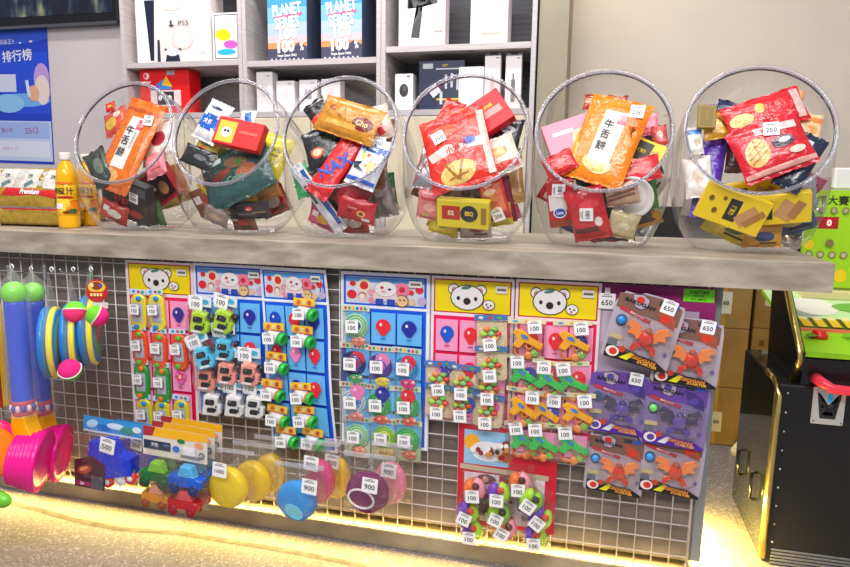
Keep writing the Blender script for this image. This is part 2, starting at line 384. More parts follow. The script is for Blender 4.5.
# top shelf
carton('console_box', -.545, -.135, 1.5225, 1.83, 1.33, .12, M('#f1e4e2', 'card'), 'large white game console box with a black and white console on it', [
    ('p', [(-.98, 1), (-.72, 1), (-.62, -1), (-.98, -1)], '#f7f0ef'), ('p', [(-.80, 1), (-.48, 1), (-.52, .1), (-.56, -.95), (-.68, -.95), (-.74, .1)], '#f8f8fa'),
    ('p', [(-.74, .9), (-.46, .9), (-.5, 0), (-.53, -.93), (-.63, -.93), (-.68, 0)], '#1c2438'), ('p', [(-.42, -.3), (-.36, -.3), (-.35, -.96), (-.44, -.96)], '#2b3348'),
    ('e', .0, .75, .28, .2, 0, '#eedcd8'), ('e', .0, .75, .2, .12, 0, '#f1e4e2'), ('e', .25, -.3, .3, .32, 0, '#ecdad6'), ('e', .25, -.3, .22, .24, 0, '#f1e4e2'),
    ('e', -.02, -.72, .22, .17, 0, '#dfe0ea'), ('p', [(-.22, -.98), (-.17, -.75), (-.08, -.8), (.05, -.8), (.14, -.75), (.19, -.98)], '#23283a'), ('e', -.2, -.6, .04, .03, 0, '#4a4a55'), ('e', .18, -.6, .04, .03, 0, '#4a4a55'),
    ('t', .30, .17, .15, 0, '#4c484b', 'PS5', .0, 1.25), ('p', [(-.06, .09), (-.01, .09), (-.01, .28), (-.06, .26)], '#4c484b'), ('e', -.02, .11, .07, .03, 0, '#4c484b'), ('t', .8, -.72, .07, 0, '#c9b8b5', 'PS5', 0, 1.4)])
carton('tablet_box', -.122, .021, 1.5225, 1.738, 1.325, .05, M('#f4f1f1', 'card'), 'slim white tablet box with yellow, pink and blue blobs', [
    ('p', [(-.86, .93), (.86, .93), (.86, -.93), (-.86, -.93)], '#41424a'), ('p', [(-.80, .89), (.80, .89), (.80, -.89), (-.80, -.89)], '#f8eef2'),
    ('e', -.22, .08, .56, .25, -8, '#f7e91e'), ('e', .3, -.33, .5, .18, -2, '#ee68c4'), ('e', 0, -.64, .68, .13, 0, '#38b4e6')], yaw=.02)
PLAN = [('r', 0, .7, 1, .35, 0, '#4f9ddb'), ('r', 0, .2, 1, .28, 0, '#86bdee'), ('r', 0, -.15, 1, .2, 0, '#b4c8f0'), ('r', 0, -.42, 1, .12, 0, '#ecc4cc'), ('r', 0, -.60, 1, .10, 0, '#f49a5e'), ('r', 0, -.84, 1, .18, 0, '#4b4b62'), ('p', [(.2, -.66), (.6, -.5), (1, -.62), (1, -.8), (.1, -.8)], '#4b4b62'),
        ('r', .0, .86, .5, .06, 0, '#f4f6f8'), ('r', .05, .24, .7, .04, 8, '#f05a8c'), ('t', 0, .42, .32, 5, '#ffffff', 'PLANET', .03, .60), ('t', 0, .06, .34, 5, '#ffffff', 'SERIES', .03, .62), ('t', .06, -.25, .34, 3, '#ffffff', '100', .05, .95), ('t', -.06, -.60, .36, 3, '#ffffff', '100', .05, .90), ('t', .74, -.62, .22, 3, '#ffffff', '%', .02, .6), ('t', 0, -.86, .10, 2, '#ffffff', 'Hope Space Unity', .02, .8)]
for k in range(8): PLAN.append(('e', -.8+.23*k, -.96, .05, .025, 0, '#c8cbd8'))
for (x0, lb) in ((.165, 'tall box with sunset print and white lettering, left one of two'), (.43, 'tall box with sunset print and white lettering, right one beside shelf side')):
    carton('figure_box', x0, x0+.195, 1.5125, 1.83, 1.325, .20, M('#33405c', 'card'), lb, PLAN, group='sunset print boxes on the middle shelf', side='#4a566e')
carton('massager_box', .795, 1.005, 1.5535, 1.83, 1.325, .08, M('#ece3e3', 'card'), 'white box printed with a dark handheld massage gun', [
    ('p', [(-.62, .60), (.32, .62), (.32, .74), (.62, .76), (.66, .28), (.36, .24), (.02, .22), (.0, -.05), (-.1, -.75), (-.46, -.72), (-.24, .2), (-.62, .15)], '#45464b'), ('r', -.15, .5, .42, .04, 0, '#5d5e64'), ('e', .45, .5, .14, .2, 0, '#393a3f'), ('r', .7, -.55, .18, .03, 0, '#bcb4b5')])
carton('appliance_box', 1.115, 1.275, 1.5535, 1.80, 1.325, .12, M('#faf4f4', 'card'), 'plain white appliance box with a pale pink picture, upper right shelf', [('r', .1, .1, .36, .7, 0, '#f3ecf3'), ('r', .12, -.66, .5, .03, 0, '#e7b9a0'), ('e', .1, .2, .12, .45, 0, '#e9e3ef'), ('r', 0, -.92, .9, .05, 0, '#efe2e0')])
carton('game_box', -.545, -.27, 1.2835, 1.494, 1.34, .10, M('#d8151f', 'card'), 'bright red game console box on the lower left shelf', [
    ('e', -.72, .72, .12, .15, 0, '#f4e3e3'), ('e', -.76, .72, .05, .1, 0, '#d8151f'), ('r', -.72, .44, .18, .04, 0, '#f1c9c9'), ('r', .28, .84, .16, .1, 0, '#9a9aa3'), ('p', [(-.6, .1), (-.2, .42), (.1, .62), (.3, .1)], '#3f8fd0'), ('p', [(-.1, .3), (.1, .7), (.35, .2)], '#f4c22d'), ('p', [(-.5, .2), (-.3, .35), (-.1, .15)], '#8a55c8'),
    ('r', .05, -.3, .62, .36, 0, '#f0d6d6'), ('r', .05, -.3, .34, .3, 0, '#2d2d36'), ('e', -.18, -.28, .08, .12, 0, '#f2f2f4'), ('e', .22, -.28, .08, .12, 0, '#f2f2f4')])
for i, (a, b, y, lb) in enumerate(((256, 272, 72, 'tallest small white box on the middle shelf'), (276, 294, 81, 'small white box beside the tallest one'), (299, 317, 80, 'small white box with grey square, third from left'), (321, 340, 79, 'small white box rightmost in the middle bay'))):
    p0 = P(a, y, 1.34); p1 = P(b, y, 1.34)
    carton('gadget_box', p0.x, p1.x, 1.2835, p0.z, 1.34, .06, M('#f3eff0', 'card'), lb, [('r', 0, .1, .38, .3, 0, '#aaa7ad' if i == 2 else '#e2dde0'), ('r', .5, .8, .2, .05, 0, '#c9c5c8')], group='small white boxes on the lower middle shelf')
def xz(a, b, y, Y): p0 = P(a, y, Y); p1 = P(b, y, Y); return p0.x, p1.x, p0.z
x0, x1, z1 = xz(395, 413, 74, 1.34); carton('earphone_box', x0, x1, 1.2835, z1, 1.34, .06, M('#f5f1f2', 'card'), 'small white box with black earphone picture', [('e', 0, .1, .5, .36, 0, '#34353b'), ('e', .1, .2, .22, .16, 0, '#5a5c66'), ('r', .5, .85, .2, .05, 0, '#888')])
x0, x1, z1 = xz(419, 465, 61, 1.36); carton('tool_kit_box', x0, x1, 1.2835, z1, 1.36, .05, M('#2a3150', 'card'), 'dark navy blister box with pale tool shapes on the right shelf', [
    ('r', -.6, .78, .22, .1, 0, '#c9cbd4'), ('t', .15, .8, .09, 0, '#f0d14a', 'SET', .01, 1.2), ('r', .3, .66, .55, .025, 0, '#d9dbe8'), ('r', -.3, -.2, .22, .2, 40, '#e6e6f0'), ('r', .2, .15, .05, .28, 0, '#d8dae6'), ('r', .45, .2, .05, .28, 0, '#d8dae6'), ('r', .7, .1, .05, .28, 0, '#d8dae6'), ('r', .32, .15, .14, .03, 0, '#d8dae6'), ('r', .3, -.55, .5, .04, 0, '#e0c23a'), ('r', 0, -.5, .06, .25, 0, '#d8dae6')])
x0, x1, z1 = xz(459, 484, 67, 1.33); carton('white_box', x0, x1, 1.2835, z1, 1.33, .02, M('#f8f3f4', 'card'), 'plain white box in front of the dark navy blister box', [('r', .75, .9, .1, .03, 0, '#bbb')])
for a, b, y, lb, dk in ((485, 501, 56, 'slim hang-top box with pale brush picture', '#e3c9cb'), (506, 522, 56, 'slim hang-top box with dark brush picture', '#6d6e74')):
    x0, x1, z1 = xz(a, b, y, 1.34)
    o = carton('brush_box', x0, x1, 1.2835, z1, 1.34, .04, M('#f6f0f2', 'card'), lb, [('r', 0, .1, .1, .25, 0, dk), ('r', 0, -.3, .26, .42, 0, dk), ('r', .6, .92, .2, .02, 0, '#888')], group='slim brush boxes on the right shelf')
    h = MB(); W_ = x1-x0; H_ = z1-1.2835; h.prism([(-W_/2, 0), (W_/2, 0), (W_/2, .018), (.02, .018), (.012, .008), (-.012, .008), (-.02, .018), (-W_/2, .018)], -.001, .001, M('#9c9ba3', 'plas'), T=Matrix.Translation((0, .02, H_)) @ Matrix.Rotation(PI/2, 4, 'X')); h.build('hang_tab', o)

# ================================================================ left wall: screen and poster
q0 = P(0, 22, 1.6); q1 = P(119, 27, 1.6)
tv = thing('television', 'large dark wall screen above the blue poster, cut by the frame', 'television', Matrix.Translation((-1.55, 1.6, 1.78)))
MB().box((0, 0, .42), (1.40, .05, .84), M('#15161c', 'plas'), .004).build('screen_housing', tv)
MB().box((0, -.026, .008), (1.40, .006, .016), M('#8d8b90', 'metal'), .002).build('bottom_bezel', tv)
def tvf(nt, b):
    n = noise(nt, 9, 3, (1.6, 1, .6)); r = ramp(nt, [(.36, '#0a0d16'), (.5, '#18263a'), (.6, '#5c6a68'), (.72, '#b8b48a')]); nt.links.new(n.outputs[0], r.inputs[0])
    nt.links.new(r.outputs[0], b.inputs['Emission Color']); b.inputs['Emission Strength'].default_value = .55; b.inputs['Base Color'].default_value = (.01, .01, .02, 1); b.inputs['Roughness'].default_value = .1
MB().box((0, -.0265, .44), (1.36, .003, .76), tex_mat('screen_picture', tvf)).build('display', tv)
a0 = P(-60, 24, 1.622); a1 = P(45, 30, 1.622); a2 = P(55, 162, 1.622)
PW = a1.x-a0.x; PH = P(20, 27, 1.628).z-P(30, 163, 1.628).z; PZC = (P(20, 27, 1.628).z+P(30, 163, 1.628).z)/2
mb = MB(); mb.prism([(-PW/2, -PH/2), (PW/2, -PH/2), (PW/2, PH/2), (-PW/2, PH/2)], 0, .001, M('#2447c2', 'card'))
deco(mb, [('e', .1, .9, 1.0, .14, 0, '#3f68e0'), ('r', 0, .2, .98, .45, 0, '#2d55d8'), ('e', .5, -.05, .5, .1, 0, '#7fb6f2'), ('e', .2, -.1, .3, .14, 0, '#9ccdf8'), ('r', .05, .2, .32, .13, 0, '#dfe3fb'), ('t', .2, .80, .075, 2, '#e9edff', '是抓娃王?!', .01, 1), ('t', .42, .60, .17, 4, '#ffffff', '排行榜', .012, 1.05), ('e', -.02, .60, .1, .1, 0, '#e67ad0'),
    ('e', .86, .25, .15, .24, 0, '#c7a7e4'), ('e', .86, .1, .14, .22, 0, '#f3e2dc'), ('e', .70, .05, .10, .12, 10, '#f0b795'), ('r', .15, -.66, .84, .30, 0, '#cfdcf8'), ('r', .15, -.50, .80, .12, 0, '#a9c0f2'), ('r', .15, -.78, .80, .12, 0, '#e9ecfb'), ('t', .62, -.5, .09, 4, '#b0508c', '2512', .0, 1), ('t', .14, -.5, .07, 0, '#b0508c', '할스치', 0, 1), ('t', .2, -.78, .05, 0, '#d07898', '모난장  디  ||‘17.', 0, 1),
    ('e', .7, .8, .03, .014, 0, '#ffffff'), ('e', .5, .78, .02, .01, 0, '#ffffff'), ('r', -.2, .15, .03, .09, 0, '#dff1ff'), ('r', .6, .12, .03, .12, 8, '#dff1ff')], PW, PH, z=.001, kind='card')
o = mb.build('poster', mat_world=frame(Vector(((a0.x+a1.x)/2, 1.628, PZC)), 0, 0, math.radians(-1.2))); tag(o, 'blue ranking poster with white Chinese heading on the left wall', 'poster')
# ================================================================ candy jars
TILT = .4025; CT, ST = math.cos(TILT), math.sin(TILT)
RC_Y, RC_Z, RR = .1091, 1.1001, .1585
JX = [.3259, .659, .9964, 1.3351, 1.6744, 2.0173]
PROF = [(0, .1575, .1585, .1585), (.012, .163, .163, .178), (.03, .165, .166, .213), (.057, .167, .168, .252), (.10, .1678, .168, .272), (.15, .1678, .165, .268), (.20, .166, .155, .24), (.25, .156, .137, .18), (.30, .125, .10, .13), (.335, .07, .055, .07), (.345, .02, .015, .02)]
def jexp(a): return 2 + min(1, a/.05)*1.1
def inside(p, jx, q=.945):
    d = p - Vector((jx, RC_Y, RC_Z)); a = d.y*CT - d.z*ST; v = d.y*ST + d.z*CT
    if a < 0: return a > -.05 and math.hypot(d.x, v) < RR-.012
    if a >= .335 or p.z < .8185: return False
    for (a0, x0, u0, d0), (a1, x1, u1, d1) in zip(PROF, PROF[1:]):
        if a0 <= a <= a1:
            f = (a-a0)/(a1-a0); rx = x0+(x1-x0)*f; rv = u0+(u1-u0)*f if v > 0 else d0+(d1-d0)*f; e = 2 if v > 0 else jexp(a)
            return abs(d.x/rx)**e + abs(v/rv)**e < q**e
    return False
def jar(i, label):
    t = thing('candy_jar', label, 'jar', Matrix.Translation((JX[i], .2, .8155)), 'tilted clear candy jars on the worktop')
    O = Vector((0, RC_Y-.2, RC_Z-.8155)); n = Vector((0, -CT, ST)); b = Vector((0, ST, CT)); N = 56
    R = []
    for a, rx, ru, rd in PROF:
        c = O - n*a; r = []
        for k in range(N):
            th = 2*PI*k/N; s_ = math.sin(th); q_ = math.cos(th); e_ = 2/jexp(a) if s_ < 0 else 1
            p = c + Vector((1, 0, 0))*rx*math.copysign(abs(q_)**e_, q_) + b*math.copysign(abs(s_)**e_, s_)*(ru if s_ > 0 else rd); p.z = max(p.z, .0015); r.append(tuple(p))
        R.append(r)
    mb = MB(); mb.rings(R, BOWLP, cap0=False); mb.build('bowl', t)
    mb = MB(); X_ = Vector((1, 0, 0))
    for q, R_, r_, m_ in ((0, RR, .0050, RIMP), (.007, RR-.003, .0022, clear('rim_dark_reflection', (.25, .25, .32), .1, .3))):  # second, thin dark ring stands in for the dark reflection inside the rim
        R = []
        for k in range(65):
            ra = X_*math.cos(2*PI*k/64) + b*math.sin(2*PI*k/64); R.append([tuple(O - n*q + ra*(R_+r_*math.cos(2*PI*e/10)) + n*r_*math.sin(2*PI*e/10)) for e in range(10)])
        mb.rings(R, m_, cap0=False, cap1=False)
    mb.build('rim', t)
for i, d in enumerate(['leftmost, beside the juice bottles', 'second from the left, holding the teal bag', 'third from the left, under the sunset boxes', 'fourth from the left, with the red noodle bag', 'fifth from the left, with the big orange packet', 'rightmost, with the purple bag']):
    jar(i, 'clear round tilted candy jar ' + d)
KN = 0
from mathutils.bvhtree import BVHTree
PLACED = {}; DEPTHS = {}
QUEUE = []
def K(*a, **k): QUEUE.append((a, k))
def mesh_tree(mb, mw): return BVHTree.FromPolygons([mw @ Vector(v) for v in mb.v], mb.f)
def settle():
    """front packets first; each later one slides back until it clears the jar wall and the packets already in place"""
    jars = {}
    for o in list(COL.objects):
        if o.name.startswith('candy_jar'):
            for ch in o.children:
                me = ch.data; jars.setdefault(round(o.matrix_world.translation.x, 2), []).append(BVHTree.FromPolygons([o.matrix_world @ v.co for v in me.vertices], [tuple(p.vertices) for p in me.polygons]))
    for a, k in sorted(QUEUE, key=lambda q: q[0][3]): place(jars, *a, **k)
def place(jars, shape, px, py, k, wp, hp, rot, base, D, label, name, tagn=None, tp=(.4, .6), lean=None, yaw=None, th=None, kind='film', cat='snack', seal=.06, tr=0):
    global KN; KN += 1
    Y = .0; jx = min(JX, key=lambda x: abs(x-P(px, py, .15).x))
    while Y < .4 and not (inside(P(px, py, Y), jx, .93) and (P(px, py, Y)-Vector((jx, RC_Y, RC_Z))).dot(Vector((0, CT, -ST))) > -.004): Y += .004
    if Y >= .4: Y = .16
    Y += .008*k
    for x_, y_, r_, Y_ in DEPTHS.setdefault(round(jx, 2), []):
        if math.hypot(px-x_, py-y_) < .40*(r_+math.sqrt(wp*hp)): Y = max(Y, Y_+.004)
    Y = min(Y, .33); p = P(px, py, Y)
    rr = random.Random(KN); yw = (rr.uniform(-.2, .1)) if yaw is None else yaw
    key = round(jx, 2); others = PLACED.setdefault(key, [])
    above = p.z > RC_Z - RR*CT; ln0 = (TILT*.9 if above else -.3) if lean is None else (lean if above else -.3)
    cands = sorted(((d*.006 + q*.006*1.2 + g*.02, d, q, g) for d in range(0, 36) for q in range(0, 14) for g in (0, 1, 2, 3)))[:560]
    best = None
    for cost, d, q, g in cands:
        ln = ln0 + (0, .35)[g == 1 and d % 2]
        Yd = Y + d*.006; c = P(px, py, Yd); s = mpp(c)*(1.27, 1.12, .94, .72)[g]; v = Vector((jx-c.x, 0, (1.02-c.z)*.6)); c = c + (v.normalized()*min(q*.006, v.length) if v.length > 0 else v)
        W_, H_ = wp*s, hp*s*1.03; t_ = min(th or min(W_, H_)*(.34 if shape == 'bag' else .4), .034)
        pb = MB()
        if shape == 'bag': pillow(pb, W_, H_, t_*1.18, None, KN*1.3, seal, 5, 5)
        elif shape == 'lid': pb.box((0, 0, -.013), (W_, W_, .036), None)
        else: pb.box((0, 0, -t_/2), (W_, H_, t_), None)
        mw = frame(c, yw, ln, math.radians(rot))
        hits = 3*sum(not inside(mw @ v, jx) for v in pb.v)
        if best is not None and hits >= best[0]: continue
        tr_ = mesh_tree(pb, mw); hits += sum(bool(tr_.overlap(o)) for o in others)
        if best is None or hits < best[0]: best = (hits, W_, H_, t_, mw, tr_); cy_ = c.y
        if not hits: break
    hits, W_, H_, t_, mw, tr_ = best; others.append(tr_); DEPTHS[key].append((px, py, math.sqrt(wp*hp), cy_))
    if hits: print('UNSETTLED', label, hits)
    mb = MB()
    if shape == 'bag': h = pillow(mb, W_, H_, t_, M(base, kind), KN*1.3, seal); z0 = 0
    elif shape == 'box': mb.box((0, 0, -t_/2), (W_, H_, t_), M(base, 'card'), .0015); h = FLAT; z0 = .0002
    elif shape == 'lid':
        mb.lathe([(W_*.40, -.03), (W_*.46, -.004), (W_*.5, -.003), (W_*.5, .002), (W_*.47, .003), (W_*.44, .001)], M(base, 'plas'), 28); h = FLAT; z0 = .001
    deco(mb, D, W_, H_, h, z0, 'film' if shape == 'bag' else 'card')
    o = mb.build(name, mat_world=mw); tag(o, label, cat)
    if tagn:
        x, y = tp[0]*W_/2, tp[1]*H_/2; price_tag(tagn, o, x, y, h(x, y)+(.0045 if shape == 'bag' else .0015), tr, 1.05)
    return o
NIU = [('r', .02, .05, .36, .62, 0, '#f4efe9'), ('t', -.08, .33, .22, 0, '#2a2420', '牛', .01), ('t', -.08, .08, .22, 0, '#2a2420', '舌', .01), ('t', -.08, -.2, .22, 0, '#2a2420', '餅', .01), ('r', .26, .5, .13, .12, 0, '#e2607a'), ('t', .26, .5, .1, 0, '#f8e6e2', '老店', 0), ('r', .22, .12, .01, .2, 0, '#9ab8c4'), ('r', .28, .12, .01, .2, 0, '#9ab8c4')]
# --- jar 1
K('bag', 167, 139, 5, 34, 30, 20, '#f1e9de', [('e', .2, 0, .4, .4, 0, '#a93a44'), ('r', -.5, .2, .2, .5, 0, '#ffffff')], 'cream packet with a dark red oval deep in the leftmost jar', 'snack_bag')
K('bag', 145, 208, 3, 22, 44, -10, '#a98a2e', [('e', 0, .1, .5, .4, 0, '#6d5416')], 'olive gold packet low in the leftmost jar', 'snack_bag')
K('bag', 158, 190, 3, 26, 28, 15, '#c9c06a', [('e', 0, 0, .5, .4, 0, '#7f9a3c')], 'yellow-green packet under the pink one in the leftmost jar', 'snack_bag')
K('bag', 100, 168, 3, 26, 40, 35, '#3a3f38', [('e', .1, 0, .4, .5, 0, '#6c7466')], 'dark grey packet by the left wall of the leftmost jar', 'snack_bag')
K('bag', 116, 122, 3, 30, 26, 25, '#cc5a4a', [('e', -.2, -.2, .5, .5, 0, '#d9b24a'), ('e', .4, .4, .3, .3, 0, '#e9d8c8')], 'small red and yellow packet behind the orange one in the leftmost jar', 'snack_bag')
K('bag', 120, 172, 4, 60, 40, 5, '#8f7a55', [('e', .1, 0, .5, .4, 0, '#c7b07a')], 'brown packet at the back of the leftmost jar', 'snack_bag')
K('bag', 163, 166, 1.4, 34, 33, 25, '#e88a90', [('e', 0, .1, .5, .3, 0, '#f4b3b4'), ('r', .1, -.5, .5, .08, 0, '#c94a58')], 'pink packet on the right side of the leftmost jar', 'snack_bag')
K('box', 124, 200, 1, 52, 36, -16, '#2b2527', [('r', 0, .66, .96, .22, 0, '#4a4f50'), ('t', -.1, -.1, .5, 0, '#c0392f', '鐵板', .05, 1), ('e', -.5, -.5, .3, .18, 0, '#b5483c'), ('e', .5, -.55, .3, .2, 0, '#8f3a30')], 'black box with red characters in the leftmost jar', 'snack_box', '200', (.45, .3), tr=-5, lean=.05)
K('box', 174, 205, .8, 42, 26, 28, '#a5242c', [('r', .45, -.1, .5, .7, 0, '#3b1d1e'), ('e', .5, -.2, .25, .4, 0, '#c98f6a'), ('r', -.4, .1, .5, .18, 0, '#f2e8e4')], 'dark red chocolate box leaning at the right of the leftmost jar', 'snack_box', lean=.05)
K('bag', 129.5, 146, .2, 36, 68, -16, '#dd7420', [('r', .0, .84, .9, .05, 0, '#b9551a'), ('e', -.2, -.76, .5, .16, 0, '#e8b070')]+NIU, 'orange packet with Chinese characters standing in the leftmost jar', 'rice_cracker_bag', '200', (.55, .66), tr=10, th=.03)
K('bag', 104, 100, 3.2, 15, 12, 20, '#c8281e', [('e', 0, 0, .5, .4, 0, '#e8b84a')], 'tiny red and gold foil sweet at the upper left of the leftmost jar', 'snack_bag')
# --- jar 2
K('bag', 222, 150, 5, 60, 44, 0, '#cfc4a8', [('e', .2, 0, .3, .4, 0, '#8d9a5c')], 'beige packet at the back of the jar with the teal bag', 'snack_bag')
K('bag', 199, 200, 2.6, 36, 38, -30, '#b98a58', [('e', 0, 0, .5, .4, 0, '#d8b78a')], 'tan brown packet by the left wall of the jar with the teal bag', 'snack_bag')
K('bag', 192, 146, 3, 30, 24, 10, '#efeee8', [('e', .2, .1, .4, .3, 0, '#bfc9b0'), ('e', -.4, -.3, .3, .3, 0, '#40443c')], 'white crumpled packet at the left of the jar with the teal bag', 'snack_bag')
K('bag', 207, 146, 2, 24, 26, -20, '#b9a24a', [('e', 0, .2, .5, .3, 0, '#5c7a34'), ('e', 0, -.4, .4, .3, 0, '#d87a34')], 'mottled green and orange packet beside the blue one', 'snack_bag')
K('bag', 193, 157, 1.4, 32, 14, -18, '#26272b', [('e', .2, 0, .4, .3, 0, '#6a6c70')], 'thin black packet curved at the left of the second jar', 'snack_bag')
K('bag', 213, 122, 1.6, 28, 34, -22, '#f4f5f7', [('r', 0, -.1, .95, .42, 0, '#2669c4'), ('t', 0, -.1, .30, 0, '#ffffff', '大竹', .03), ('e', 0, .7, .5, .1, 0, '#33446a')], 'white and blue packet with white characters in the second jar', 'snack_bag')
K('bag', 248, 120, 2, 14, 14, 0, '#f0f2f6', [('r', .2, 0, .4, .8, 10, '#2d6cc8')], 'small white and blue packet end behind the red box', 'snack_bag')
K('box', 238, 133, .8, 40, 22, -12, '#cf2026', [('r', -.5, -.05, .38, .78, 0, '#e9c24a'), ('e', -.5, -.1, .24, .38, 0, '#f4f1ec'), ('e', -.56, -.0, .06, .1, 0, '#222'), ('e', -.42, -.0, .06, .1, 0, '#222'), ('r', .45, .1, .4, .1, 0, '#e86a5a')], 'red box with a yellow panel in the second jar', 'snack_box', th=.03)
K('bag', 269, 154, .8, 40, 32, -18, '#e9dc33', [('r', .1, .1, .7, .4, 0, '#d7c720'), ('r', .1, .3, .6, .07, 0, '#8b8b2a'), ('r', .1, .05, .5, .05, 0, '#8b8b2a'), ('r', .2, -.3, .5, .08, 0, '#b7a720'), ('e', -.5, .2, .2, .2, 0, '#f6f0a0')], 'bright yellow packet at the right of the second jar', 'snack_bag')
K('bag', 237, 174, .1, 64, 42, 27, '#2f5450', [('e', .1, .35, .35, .22, -20, '#8e6a50'), ('e', -.35, .1, .3, .2, 10, '#8a4238'), ('e', .35, -.15, .28, .25, 0, '#a5684a'), ('t', .05, -.35, .44, 0, '#6f8d80', 'Crisp', .03, .8), ('s', .2, .3, .12, .2, 0, '#4c8a4a'), ('r', -.6, .75, .3, .12, 0, '#d4dcd8')], 'large teal snack bag lying across the second jar', 'snack_bag', th=.035)
K('box', 213, 192, .3, 22, 40, 36, '#d9cabb', [('r', 0, .25, .9, .3, 0, '#f4f0ea'), ('t', 0, .5, .30, -90, '#c4232e', 'Ge', .04), ('t', 0, -.05, .26, -90, '#c4232e', 'Ge', .04), ('r', 0, -.65, .7, .25, 0, '#7a8a76')], 'white box with red letters below the teal bag', 'snack_box', th=.02, lean=.05)
K('bag', 273, 193, 1.0, 42, 22, 14, '#c0884c', [('e', 0, 0, .7, .3, 10, '#d8a566')], 'crumpled tan paper bag at the right of the second jar', 'snack_bag')
K('bag', 258, 222, .9, 66, 22, 4, '#1f1d20', [('e', .05, .25, .18, .28, 0, '#b32832'), ('t', .05, .25, .2, 0, '#efd9d2', 'Nori', .02), ('r', -.1, -.4, .4, .1, 0, '#5c5a5e'), ('r', .5, -.2, .3, .08, 0, '#8a6c3e')], 'long black glossy bag on the bottom of the second jar', 'snack_bag')
K('bag', 215, 220, 2, 40, 22, -20, '#8a7a70', [('e', 0, 0, .5, .4, 0, '#b09a84')], 'dull brown packet low left in the second jar', 'snack_bag')
# --- jar 3
K('bag', 350, 150, 5, 70, 50, 0, '#8a5a34', [('e', -.2, 0, .3, .4, 0, '#4a3020')], 'brown packet at the back of the third jar', 'snack_bag')
K('bag', 383, 116, 3.4, 34, 26, 20, '#ecd9cc', [('r', .3, 0, .2, .9, 10, '#d8352f'), ('e', -.3, .2, .3, .3, 0, '#c96a7a')], 'cream and red packet top right in the third jar', 'snack_bag')
K('bag', 319, 113, 3, 22, 28, 40, '#252224', [('r', -.3, -.4, .6, .35, 0, '#e2482a')], 'black and orange packet top left in the third jar', 'snack_bag')
K('bag', 326, 147, 2.4, 40, 34, 20, '#22262a', [('e', -.4, -.3, .3, .3, 0, '#d35c3a'), ('e', -.4, -.3, .2, .2, 0, '#e9c9a0'), ('e', .3, .3, .4, .3, 0, '#3c4a40')], 'black packet with a round orange picture in the third jar', 'snack_bag')
K('bag', 394, 196, 2.2, 34, 46, 0, '#1f8a4a', [('e', .1, -.2, .5, .4, 0, '#5cb070'), ('r', 0, .5, .6, .15, 0, '#e8f0e0')], 'green bag behind the chips bag in the third jar', 'snack_bag')
K('bag', 302, 181, 2.4, 24, 44, 25, '#2f9a58', [('e', 0, .2, .5, .3, 0, '#e6eee6')], 'green and white packet by the left wall of the third jar', 'snack_bag')
K('bag', 330, 192, 2.0, 38, 34, 5, '#3b4442', [('e', .2, .2, .4, .3, 0, '#79827c')], 'dark grey packet under the red one in the third jar', 'snack_bag')
K('bag', 402, 206, 1.2, 22, 34, 10, '#b9bcc0', [('e', 0, .2, .4, .3, 0, '#dfe2e4')], 'crumpled silver packet at the right of the third jar', 'snack_bag', kind='foil')
K('bag', 349, 120, .25, 66, 30, -17, '#c98c30', [('e', .55, -.1, .32, .42, 0, '#7c1f22'), ('t', .55, -.1, .34, 0, '#f1d9a0', 'Cho', .02), ('e', -.55, .4, .12, .2, 0, '#a5541f'), ('r', -.1, -.45, .5, .16, 0, '#e6b25c'), ('t', -.2, .0, .2, 0, '#8a4f18', 'Pie', .02)], 'gold-brown pie packet with a dark red oval in the third jar', 'snack_bag')
K('bag', 342, 158, .3, 22, 64, -30, '#d51f2a', [('e', .1, .6, .35, .1, 0, '#f6f0ee'), ('t', .1, -.25, .30, 60, '#3458b8', 'NAX', .03), ('r', 0, 0, .1, .5, 0, '#e85a5a'), ('r', .3, .0, .08, .7, 0, '#a81620')], 'narrow red packet slanting in the third jar', 'snack_bag')
K('bag', 372, 163, .2, 46, 66, -20, '#e9edf2', [('r', 0, .55, .95, .17, 0, '#2c62bd'), ('t', 0, .55, .17, 0, '#ffffff', 'olec', .04, 1.2), ('s', .3, -.2, .5, .34, 10, '#f0a048'), ('e', .3, -.2, .22, .16, 0, '#f6c27a'), ('e', -.4, .12, .16, .12, 0, '#f4d838'), ('e', -.5, .3, .12, .08, 0, '#5fae4a'), ('e', -.1, .22, .12, .08, 0, '#e8624a'), ('r', 0, -.86, .95, .08, 0, '#3a6cc4'), ('p', [(-.9, -.2), (-.3, -.1), (-.5, -.3), (.0, -.5), (-.7, -.45)], '#343840')], 'white and blue chips bag with an orange star in the third jar', 'chips_bag', '250', (.1, .88), tr=12)
K('bag', 317, 200, 1.6, 14, 62, 32, '#e9edf2', [('r', .5, 0, .3, .9, 0, '#2f5fae'), ('r', -.4, .2, .2, .3, 0, '#343a44')], 'narrow white and blue packet low left in the third jar', 'snack_bag')
K('bag', 362, 217, .3, 58, 30, -14, '#b8202c', [('e', .3, -.15, .22, .3, 0, '#e0a860'), ('e', .3, -.15, .12, .16, 0, '#7a4420'), ('t', -.15, .3, .22, 0, '#f0c8b8', 'Crunchies', .01, .7), ('e', -.3, -.1, .14, .14, 0, '#8a161f'), ('r', .55, -.65, .2, .16, 0, '#f3efec')], 'red cookie packet at the bottom of the third jar', 'cookie_bag')
K('bag', 352, 196, 1.4, 30, 28, -40, '#a32732', [('e', 0, 0, .4, .4, 0, '#c85860')], 'dark red packet behind the red cookie packet', 'snack_bag')
K('bag', 390, 219, 1.8, 36, 20, 0, '#c8c2b0', [('e', 0, 0, .5, .3, 0, '#8f8a74')], 'pale grey packet on the bottom right of the third jar', 'snack_bag')
